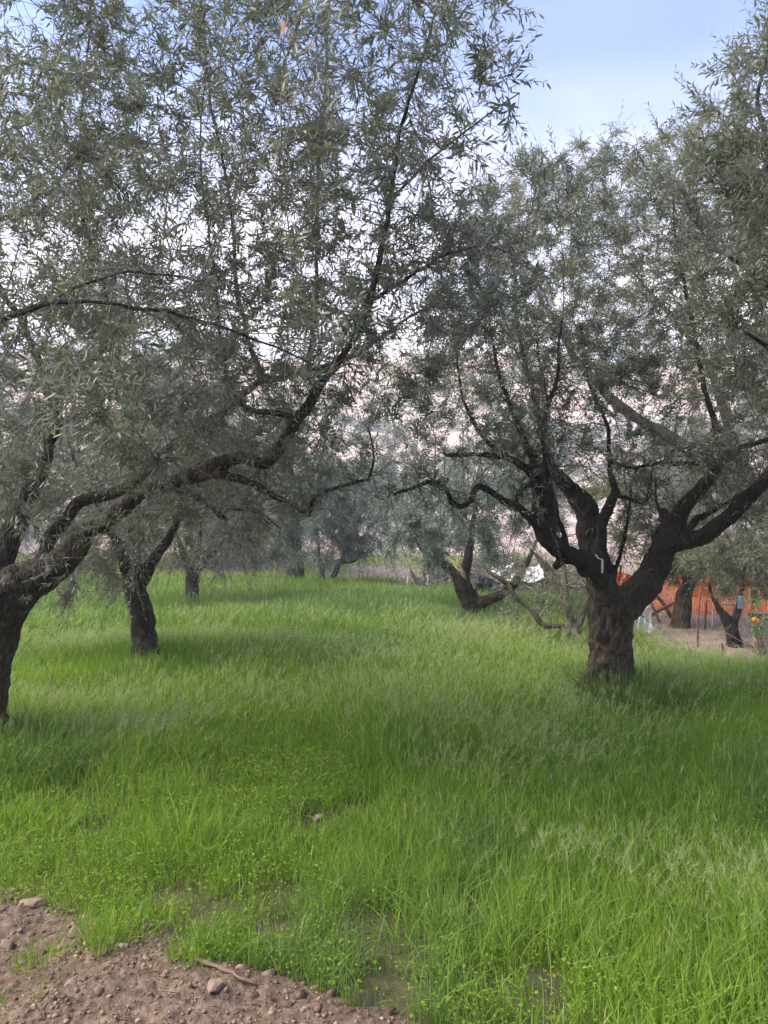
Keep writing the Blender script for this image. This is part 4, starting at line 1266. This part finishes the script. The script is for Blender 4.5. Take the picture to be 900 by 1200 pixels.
I_ = [[(671, 768, 9.4, 13), (671, 752, 9.4, 10), (670, 738, 9.4, 9.5)],
      [(670, 745, 9.4, 6.5), (660, 735, 9.4, 5.2), (648, 734, 9.4, 4.6), (636, 732, 9.4, 4.6), (627, 722, 9.4, 4.8), (621, 712, 9.4, 4.4), (606, 700, 9.4, 4.4), (597, 688, 9.4, 4.2), (585, 676, 9.4, 4), (572, 668, 9.4, 3.2), (562, 658, 9.4, 2)],
      [(671, 742, 9.4, 6), (667, 715, 9.4, 5.2), (662, 690, 9.4, 5), (658, 665, 9.4, 4), (655, 640, 9.4, 3), (650, 600, 9.4, 2)],
      [(668, 735, 9.4, 4), (664, 705, 9.5, 4), (654, 685, 9.5, 5), (642, 665, 9.5, 5), (634, 655, 9.5, 4), (618, 640, 9.5, 2)],
      [(672, 742, 9.4, 5.5), (682, 724, 9.4, 5), (688, 706, 9.4, 4.4), (694, 680, 9.4, 3), (698, 650, 9.4, 2)],
      [(674, 748, 9.35, 5), (684, 751, 9.3, 5), (693, 747, 9.3, 4.4)]]
I_cl = [(640, 690, 9.4, 55, 40, .8, 55), (670, 650, 9.5, 50, 40, .9, 50), (610, 715, 9.4, 30, 20, .5, 14), (690, 690, 9.5, 20, 40, .6, 18)]
olive('small many-stemmed olive with crooked grey branches and few leaves beside the forked trunk', I_, I_cl, P(671, 760, 8.7), ds=.925, leaf='leaf_grey', barkm='bark_grey', twigm='twig', step=.14, kill=.18, shoot_len=(.1, .26), bare=.5, fine=False, gap=.028, dens=4.2, voxel=.022, leaf_frac=.8, tip_r=.0015)

J = [[(797, 745, 10.6, 15), (797, 728, 10.6, 11), (800, 710, 10.6, 10.5), (804, 692, 10.6, 9), (808, 680, 10.6, 8)], [(806, 685, 10.6, 7), (800, 665, 10.6, 5), (785, 640, 10.6, 3)], [(807, 684, 10.6, 7), (825, 665, 10.5, 5), (845, 630, 10.4, 3)]]
J_cl = [(805, 655, 10.5, 55, 34, 1.0, 110), (840, 635, 10.6, 55, 36, 1.1, 90), (780, 630, 10.8, 40, 34, 1.0, 45), (835, 682, 10.3, 40, 12, .6, 36), (775, 672, 10.9, 24, 14, .5, 22)]
olive('grey-green olive with a leaning lichen-grey trunk in front of the orange net', J, J_cl, P(797, 737, 10.6), leaf='leaf_grey', barkm='bark_mid', twigm='twig', step=.18, kill=.22, shoot_len=(.15, .34), bare=.1, fine=False, gap=.028, dens=9, voxel=.025, leaf_len=.06, tip_r=.0018)
K = [[(859, 762, 9.1, 11), (859, 748, 9.1, 8.5), (857, 732, 9.1, 8), (851, 722, 9.1, 7), (843, 712, 9.1, 5), (838, 702, 9.1, 3.5), (830, 680, 9.1, 2)], [(858, 740, 9.1, 6.5), (862, 722, 9.1, 5.5), (866, 705, 9.1, 5), (868, 690, 9.1, 4), (875, 660, 9.1, 2)]]
K_cl = [(860, 655, 9.2, 55, 32, .8, 110), (895, 640, 9.3, 50, 40, .9, 80), (880, 610, 9.4, 60, 36, .9, 60), (830, 660, 9.2, 40, 26, .6, 36), (930, 620, 9.4, 50, 50, .9, 40), (880, 680, 9.3, 45, 12, .6, 40), (840, 690, 9.2, 20, 8, .4, 12)]
olive('low olive with a short trunk forking into a Y, nearest the broad-leaved fruit plant', K, K_cl, P(859, 758, 9.1), leaf='leaf_grey', barkm='bark_dark', twigm='twig', step=.16, kill=.2, shoot_len=(.14, .32), bare=.1, fine=False, gap=.026, dens=8, voxel=.022, leaf_len=.058, tip_r=.0016)

N_ = [[(493, 712, 14.5, 7), (494, 700, 14.5, 5.5), (494, 688, 14.5, 5), (486, 678, 14.5, 3), (480, 668, 14.5, 2)], [(494, 692, 14.5, 4), (497, 672, 14.5, 3), (500, 650, 14.5, 2)]]
olive('thin young olive with a whitewashed stem between two pale stakes', N_, [(490, 640, 14.5, 36, 26, .8, 50)], P(493, 700, 14.5), leaf='leaf_blue', barkm='bark_grey', twigm='twig', step=.22, kill=.28, shoot_len=(.2, .4), bare=.1, fine=False, gap=.036, dens=6, voxel=.025, leaf_len=.075, tip_r=.002)

# olives along the back of the grove: three built, the rest copies of them
FAR = 'olives along the back of the grove'
protos = []
for k in range(3):
    d = 24
    gy = 600 + 1.35 * 900 / d
    lb = [[(450, gy + 8, d, 13), (450, gy - 12, d, 9), (452, gy - 30, d, 8)], [(452, gy - 25, d, 7), (430, gy - 60, d, 5), (415, gy - 100, d, 2)], [(452, gy - 25, d, 7), (475, gy - 60, d, 5), (490, gy - 105, d, 2)], [(452, gy - 28, d, 6), (455, gy - 80, d, 4), (450, gy - 135, d, 2)]]
    cl = [(450, gy - 105, d, 80, 45, 2.1, 150), (395, gy - 70, d, 45, 32, 1.4, 60), (505, gy - 75, d, 45, 34, 1.4, 60), (450 + 20 * (k - 1), gy - 160, d, 60, 40, 1.6, 90), (450 - 20 * (k - 1), gy - 50, d, 40, 16, 1.2, 24), (405, gy - 34, d, 45, 18, 1.6, 50), (495, gy - 32, d, 45, 18, 1.6, 50)]
    c0 = P(450, gy, d)
    r0 = olive('grey olive in the row at the back of the grove, half hidden by nearer trees', lb, cl, (c0[0], c0[1]), leaf=('leaf_blue', 'leaf_grey', 'leaf')[k], barkm='bark_mid', twigm='twig', step=.34, kill=.42, shoot_len=(.3, .6), bare=.05, fine=False, gap=.055, dens=10,
               voxel=.05, leaf_len=.11, tip_r=.003, rough=.02, group=FAR)
    protos.append(r0)


def copy_tree(o, loc, rz, s):
    c = o.copy(); COL.objects.link(c)
    for ch in o.children:
        d = ch.copy(); COL.objects.link(d); d.parent = c
    c.location = loc; c.rotation_euler.z = rz; c.scale = (s, s, s)
    return c


spots = [(-11.5, 21, 1.0), (-7.6, 22.5, 1.1), (-4.4, 20.2, .9), (-1.4, 22.6, 1.05), (1.6, 20.5, .92), (4.9, 21.5, 1.05), (7.6, 17.8, 1.0), (10.6, 19, 1.1), (8.4, 13.4, .9), (-15, 18, 1.1), (-10.3, 15.2, .95), (12.5, 15, 1.05),
         (-13, 29, 1.25), (-8.5, 30, 1.3), (-4.2, 29, 1.2), (-.2, 30, 1.3), (3.6, 29, 1.25), (7.6, 28, 1.3), (11.6, 27, 1.3), (16, 25, 1.3), (-18, 27, 1.3), (-6.4, 36, 1.6), (0.8, 37, 1.7), (6.5, 36, 1.6), (13, 35, 1.6), (-13, 37, 1.7), (5.2, 15.6, .85), (3.4, 18.2, .9), (-5.6, 17.9, .8), (9.4, 16.2, .9), (-2.6, 18.6, .75), (4.4, 18.6, .9), (1.9, 17.6, .7), (6.3, 19, .95), (.3, 19.6, .8), (-.6, 25.5, 1), (2.6, 25, 1), (5.4, 25.5, 1), (8.4, 23, 1), (-3.4, 25.5, 1), (-9, 26, 1.05), (3.0, 16.4, .62), (.9, 18.4, .7), (-.7, 18.0, .65), (2.6, 20.5, .9), (6.0, 17.2, .85), (4.7, 16.6, .62), (-3.7, 18.6, .7)]
for i, (x, y, s) in enumerate(spots):
    s *= 1.3
    z = float(gz(np.array([x]), np.array([y]))[0]) + (.8 if y > 28.5 else 0)
    if i < 3:
        o = protos[i]; o.location = (x, y, z); o.rotation_euler.z = i * 1.3; o.scale = (s, s, s)
    else:
        copy_tree(protos[i % 3], (x, y, z), i * 1.7, s)

# ------------------------------------------------ things beyond the grass
# orange safety net on iron rods
nr_ = thing('safety_net', 'bright orange plastic safety net sagging between thin rods', 'safety net', (5.6, 12.2, 0))
nm = MB()
nx0, nx1 = 4.1, 9.2
cw_, ch_ = .075, .045


def netpt(u, v):
    x = nx0 + (nx1 - nx0) * u
    y = 12.3 - 1.1 * u + .10 * np.sin(u * 21) + .06 * np.sin(u * 55 + v * 4)
    top = .60 + .10 * np.sin(u * 12) - .14 * np.sin(u * 30) ** 2
    z = gz(x, y) + .03 + v * top
    return np.stack([x, y + .05 * np.sin(v * 5 + u * 30), z], -1)


nu, nv = 84, 20
uu = np.linspace(0, 1, nu * 4 + 1)
for j in range(nv + 1):
    v = np.full_like(uu, j / nv)
    a = netpt(uu, v - .011); b = netpt(uu, v + .011)
    V = np.stack([a, b], 1).reshape(-1, 3)
    i = np.arange(len(uu) - 1) * 2
    nm.add(V, np.stack([i, i + 2, i + 3, i + 1], -1), rnd=np.repeat(fbm(np.column_stack([uu * 20, v * 3]), 5, 2), 2))
vv = np.linspace(0, 1, nv * 2 + 1)
for i0 in range(nu * 2 + 1):
    u = np.full_like(vv, i0 / (nu * 2))
    a = netpt(u - .0016, vv); b = netpt(u + .0016, vv)
    a[:, 1] += .003; b[:, 1] += .003
    V = np.stack([a, b], 1).reshape(-1, 3)
    i = np.arange(len(vv) - 1) * 2
    nm.add(V, np.stack([i, i + 2, i + 3, i + 1], -1), rnd=RNG.random())
nm.build('mesh_panel', M['net'], nr_)
for u in np.linspace(.02, .98, 6):
    p0 = netpt(np.array([u]), np.array([0.]))[0]
    pm = MB()
    tube(pm, [p0 + [0, .03, -.1], p0 + [.01, .03, .5], p0 + [.02, .03, 1.12]], .012, 6)
    pm.build('rod', M['rust'], nr_, smooth=True)
# crumpled second piece hung behind the fork
bn = MB()
q = P(727, 681, 11.4)
uu, vv = np.meshgrid(np.linspace(-1, 1, 26), np.linspace(-1, 1, 18))
uu, vv = uu.ravel(), vv.ravel()
pt = np.column_stack([q[0] + uu * .16 * (1 + .2 * vv), q[1] + .08 * np.sin(uu * 7 + vv * 3) + .05 * np.sin(vv * 9), q[2] + vv * .13 - .05 * uu ** 2])
i = np.arange(17)[:, None] * 26; j = np.arange(25)[None]
f = np.stack([i + j, i + j + 1, i + 27 + j, i + 26 + j], -1).reshape(-1, 4)
f = f[(np.arange(len(f)) * 7 % 5) != 0]
bn.add(pt, f, rnd=np.clip(fbm(pt * 9, 3, 2), 0, 1))
pm_ = [P(720, 733, 11.45), P(724, 690, 11.45), P(728, 662, 11.45)]
tag(bn.build('net_bundle', M['net']), 'crumpled scrap of orange net hung up behind the fork of the stout olive', 'net scrap')
mb = MB(); tube(mb, pm_, .02, 6)
tag(mb.build('stake', M['rust'], smooth=True), 'rusty stake holding up the crumpled scrap of orange net', 'stake')


def pole(name, lab, pts, r, m, cat, group=None):
    mb = MB()
    p_, r_ = smooth_path(np.array(pts), np.linspace(r, r * .8, len(pts)), .12)
    tube(mb, p_ + (fbm(p_ * 6, 3, 2)[:, None] - .5) * r * .8, r_, 7)
    return tag(mb.build(name, m, smooth=True), lab, cat, group)


pole('wooden_pole', 'brown pole leaning steeply against the orange net, upper of a crossed pair', [P(788, 724, 11.3), P(778, 708, 11.35), P(764, 690, 11.4)], .032, M['wood'], 'pole')
pole('wooden_pole', 'brown pole lying across the leaning pole, in front of the orange net', [P(762, 722, 11.2), P(775, 714, 11.2), P(793, 706, 11.25)], .028, M['wood'], 'pole')
pole('wooden_pole', 'thin pole leaning the other way at the net end near the forked trunk', [P(774, 732, 11.1), P(768, 718, 11.15), P(761, 704, 11.2)], .022, M['wood'], 'pole')
pole('wooden_pole', 'pale pole lying level along the net top behind the Y-forked olive', [P(846, 707, 10.4), P(870, 707, 10.4), P(915, 694, 10.3)], .022, M['pale_wood'], 'pole')
pole('stake', 'tall thin rusty stake standing alone at the edge of the grass', [P(818, 762, 9.0), P(818, 730, 9.0), P(821, 690, 9.0)], .012, M['rust'], 'stake')
pole('stake', 'short rusty stake between the two olives in front of the net', [P(826, 738, 10.4), P(827, 720, 10.4), P(828, 703, 10.4)], .014, M['rust'], 'stake')
pole('stake', 'slim pale stake right beside the Y-forked olive', [P(835, 738, 10.3), P(835, 715, 10.3), P(836, 704, 10.3)], .010, M['pale_wood'], 'stake')
pole('stake', 'dark stub of a stake poking out of the grass edge', [P(847, 772, 8.2), P(847, 762, 8.2), P(846, 754, 8.2)], .014, M['rust'], 'stake')
pole('stake', 'white stake touching the thin young olive', [P(502, 708, 14.2), P(502, 690, 14.2), P(502, 672, 14.2)], .028, M['paint'], 'stake')
pole('stake', 'pale wooden stake standing apart from the thin young olive', [P(478, 704, 14.8), P(478, 690, 14.8), P(478, 676, 14.8)], .026, M['pale_wood'], 'stake')
pole('stake', 'dark stake stuck in the ground before the brush heap', [P(591, 722, 12.6), P(591, 712, 12.6), P(592, 700, 12.6)], .016, M['wood'], 'stake')
pole('wooden_pole', 'pale pole lying level on the ground by the thin young olive', [P(470, 702, 15.3), P(480, 701, 15.2), P(495, 703, 15.1)], .03, M['pale_wood'], 'pole')


def cloth(name, lab, c, sx, sz, m, cat, seed=1, dep=.05, top=0.0, parent=None):
    """hanging or heaped cloth with folds, closed on both sides by thickness"""
    nu_, nv_ = 18, 22
    u, v = np.meshgrid(np.linspace(-1, 1, nu_), np.linspace(-1, 1, nv_))
    u, v = u.ravel(), v.ravel()
    wd_ = 1 - top * (v + 1) / 2
    fold = fbm(np.column_stack([u * 2.2 + seed * 3, v * .9]), seed, 3) - .5
    pt = np.column_stack([u * sx * wd_ + .12 * sx * fold, dep * 3 * fold + dep * (1 - u ** 2), v * sz + .15 * sz * (vnoise(np.column_stack([u * 2, v * 2 + seed]), seed) - .5)])
    bk = pt + [0, dep * .5, 0]
    i = np.arange(nv_ - 1)[:, None] * nu_
    j = np.arange(nu_ - 1)[None]
    f = np.stack([i + j, i + j + 1, i + nu_ + j + 1, i + nu_ + j], -1).reshape(-1, 4)
    n_ = len(pt)
    rim = np.concatenate([np.arange(nu_), np.arange(1, nv_) * nu_ + nu_ - 1, (nv_ - 1) * nu_ + np.arange(nu_ - 2, -1, -1), np.arange(nv_ - 2, 0, -1) * nu_])
    r2 = np.roll(rim, -1)
    fr = np.stack([r2, rim, rim + n_, r2 + n_], -1)
    mb = MB()
    mb.add(np.vstack([pt, bk]), np.vstack([f, f[:, ::-1] + n_, fr]))
    return tag(mb.build(name, m, parent, smooth=True, loc=tuple(c)), lab, cat)


cloth('white_sack', 'crumpled white sack slumped on the grass edge behind the forked trunk', P(757, 726, 9.8), .11, .17, M['white'], 'sack', 4, .07, .45)
cloth('cloth_strip', 'narrow white strip of cloth dangling from the bough of the forked olive', P(706, 664, 5.9), .008, .052, M['white'], 'cloth strip', 2, .008)
mb = MB()
tube(mb, [P(698, 650, 5.95), P(701, 654, 5.93), P(706, 656, 5.93)], .004, 6)
cs = bpy.data.objects['cloth_strip']
mb.build('knot', M['white'], cs, smooth=True)
cloth('rag', 'pale blue rag hung on the fork of the Y-shaped olive', P(868, 706, 9.0), .035, .075, M['paleblue'], 'rag', 5, .02, .3)
cloth('rag', 'small turquoise rag tied near the thin young olive', P(487, 692, 14.3), .035, .07, M['cyan'], 'rag', 7, .02)
pole('stake', 'short thin stick holding the turquoise rag', [P(488, 706, 14.33), P(488, 697, 14.33), P(488, 686, 14.33)], .010, M['wood'], 'stake')

# heap of cut brush, partly under black sheeting, with a white tarp behind
bp = thing('brush_heap', 'mound of cut twigs and brushwood behind the leaning black trunk', 'brush heap', (2.2, 14.2, 0))
mb = MB()
u, v = np.meshgrid(np.linspace(0, 2 * np.pi, 60, endpoint=False), np.linspace(0, 1, 24))
u, v = u.ravel(), v.ravel()
hv = .52 * np.cos(v * np.pi / 2) ** .8
pt = np.column_stack([2.35 + 1.75 * v * np.cos(u), 14.4 + 1.3 * v * np.sin(u), hv])
pt += (np.stack([fbm(pt * 3 + 9 * k, k, 3) for k in range(3)], 1) - .5) * .35
pt[:, 2] -= .05
i = np.arange(23)[:, None] * 60; j = np.arange(60)[None]
f = np.stack([i + j, i + (j + 1) % 60, i + 60 + (j + 1) % 60, i + 60 + j], -1).reshape(-1, 4)
mb.add(pt, f)
mb.build('mound', M['bark_dark'], bp, smooth=True)
mb = MB()
for k in range(1500):
    a, r = RNG.uniform(0, 6.28), math.sqrt(RNG.random())
    c = np.array([2.35 + 1.75 * r * math.cos(a), 14.4 + 1.3 * r * math.sin(a), (.52 * math.cos(r * 1.57) ** .8 if r < 1 else 0) + RNG.uniform(-.03, .16)])
    d = unit(RNG.normal(size=3) * [1, 1, .45])
    l = RNG.uniform(.15, .5)
    tube(mb, [c - d * l, c + [0, 0, RNG.normal(0, .05)], c + d * l], [.009, .008, .003], 4, cap=False)
mb.build('brushwood', M['twig'], bp)


def sheet(name, lab, corners, m, cat, sag, seed):
    a, b, c, d = [np.array(q) for q in corners]
    u, v = np.meshgrid(np.linspace(0, 1, 30), np.linspace(0, 1, 24))
    u, v = u.ravel()[:, None], v.ravel()[:, None]
    pt = a * (1 - u) * (1 - v) + b * u * (1 - v) + c * u * v + d * (1 - u) * v
    fo = (fbm(np.column_stack([u * 5 + seed, v * 4]), seed, 3) - .5)
    pt = pt + np.column_stack([fo * .05, -fo * .35, fo * sag - sag * np.sin(np.pi * u[:, 0]) * .3])
    i = np.arange(23)[:, None] * 30; j = np.arange(29)[None]
    f = np.stack([i + j, i + j + 1, i + 31 + j, i + 30 + j], -1).reshape(-1, 4)
    n_ = len(pt)
    mb = MB()
    mb.add(np.vstack([pt, pt + [0, .012, -.006]]), np.vstack([f, f[:, ::-1] + n_]))
    return tag(mb.build(name, m, smooth=True), lab, cat)


sheet('black_sheeting', 'black plastic sheeting draped over the near side of the brush heap', [P(554, 712, 12.8), P(612, 708, 12.9), P(606, 686, 13.25), P(560, 672, 13.3)], M['black'], 'sheeting', .12, 3)
sheet('tarp', 'white tarp thrown over the brush heap just beyond the leaning black trunk', [P(572, 690, 13.3), P(604, 688, 13.3), P(600, 662, 13.9), P(576, 658, 13.9)], M['white'], 'tarp', .2, 6)
sheet('tarp', 'smaller white tarp piece lying on top of the brush heap beside the low limb', [P(608, 682, 13.3), P(638, 677, 13.3), P(632, 661, 13.9), P(611, 664, 13.9)], M['white'], 'tarp', .15, 8)

# broad-leaved plant with orange fruit
bl = thing('fruit_plant', 'broad-leaved bright green plant carrying orange fruit at the frame edge', 'plant', (*P(885, 752, 8.9)[:2], 0))
mb = MB(); lf = MB()
base = P(884, 758, 8.9)
stems = [[base, P(882, 735, 8.9), P(880, 710, 8.9), P(878, 690, 8.9)], [base, P(887, 735, 8.85), P(886, 712, 8.85), P(890, 692, 8.85)], [P(884, 728, 8.9), P(890, 722, 8.85), P(897, 720, 8.8)], [P(884, 744, 8.9), P(888, 738, 8.8), P(891, 736, 8.8)]]
for s_ in stems:
    p_, r_ = smooth_path(s_, np.linspace(.014, .007, len(s_)), .04)
    tube(mb, p_, r_, 6)
    for q in p_[len(p_) // 3::2]:
        for k in range(2):
            a = RNG.uniform(0, 6.28)
            d = np.array([[math.cos(a), math.sin(a), RNG.uniform(-.35, .35)]])
            l = np.array([RNG.uniform(.10, .18)])
            add_leaves(lf, q[None], d, np.array([[0, 0, 1.]]) + RNG.normal(0, .25, (1, 3)), l, l * .5, np.array([RNG.random()]), True, np.array([.35]))
mb.build('stem', M['pale_wood'], bl, smooth=True)
lf.build('leaves', M['broad'], bl)
for q in (P(884, 726, 8.75), P(887, 728, 8.75)):
    fm = MB(); fm.add(IV * .028 * np.array([1, 1, 1.1]) + q, IF); fm.build('fruit', M['fruit'], bl, smooth=True)
# leafy shrub under it
sb = thing('shrub', 'low grey-green shrub at the frame edge below the fruit plant', 'shrub', (*P(893, 770, 8.4)[:2], 0))
mb = MB(); lf = MB()
b0 = P(893, 772, 8.4)
tips_ = b0 + np.column_stack([RNG.normal(.08, .16, 60), RNG.normal(0, .16, 60), RNG.uniform(.05, .38, 60)])
for q in tips_:
    tube(mb, [b0, (b0 + q) / 2 + [0, 0, .03], q], .004, 4, cap=False)
shoots(mb, lf, tips_, RNG.normal(0, .5, (60, 3)) + [0, 0, .8], np.full(60, .14), .045, np.full(60, .5), False, .95, .016)
mb.build('stem', M['twig'], sb); lf.build('foliage', M['leaf_grey'], sb)

# red-brown wall behind the net, pale hut far off
def box(mb, c, s, mat=0):
    x, y, z = np.array(s) / 2
    v = np.array([[-x, -y, -z], [x, -y, -z], [x, y, -z], [-x, y, -z], [-x, -y, z], [x, -y, z], [x, y, z], [-x, y, z]]) + np.array(c)
    mb.add(v, np.array([[0, 3, 2, 1], [4, 5, 6, 7], [0, 1, 5, 4], [1, 2, 6, 5], [2, 3, 7, 6], [3, 0, 4, 7]]), mat)


wl = thing('garden_wall', 'low red-brown block wall half hidden behind the orange net', 'wall', (7.5, 14.6, 0))
mb = MB()
for r_ in range(5):
    x = 5.7 - (.2 if r_ % 2 else 0)
    while x < 11.5:
        L_ = RNG.uniform(.36, .44)
        box(mb, (x + L_ / 2, 14.7 + RNG.normal(0, .012), .10 + r_ * .2), (L_ - .012, .2, .188))
        x += L_
mb.build('blockwork', M['maroon'], wl)
mb = MB(); box(mb, (8.6, 14.72, 1.03), (6.0, .26, .06)); mb.build('coping', M['maroon'], wl)

# the milky evening air
mb = MB()
box(mb, (0, 300, 8.5), (1900, 2500, 20))
hm, hnt, hout = mat('haze_air')
pv = nd(hnt, 'ShaderNodeVolumePrincipled')
pv.inputs['Color'].default_value = (.86, .92, 1, 1)
pv.inputs['Density'].default_value = .003
pv.inputs['Anisotropy'].default_value = .2
hnt.links.new(pv.outputs[0], hout.inputs['Volume'])
tag(mb.build('haze', hm), 'thin milky evening haze', 'haze', kind='stuff')
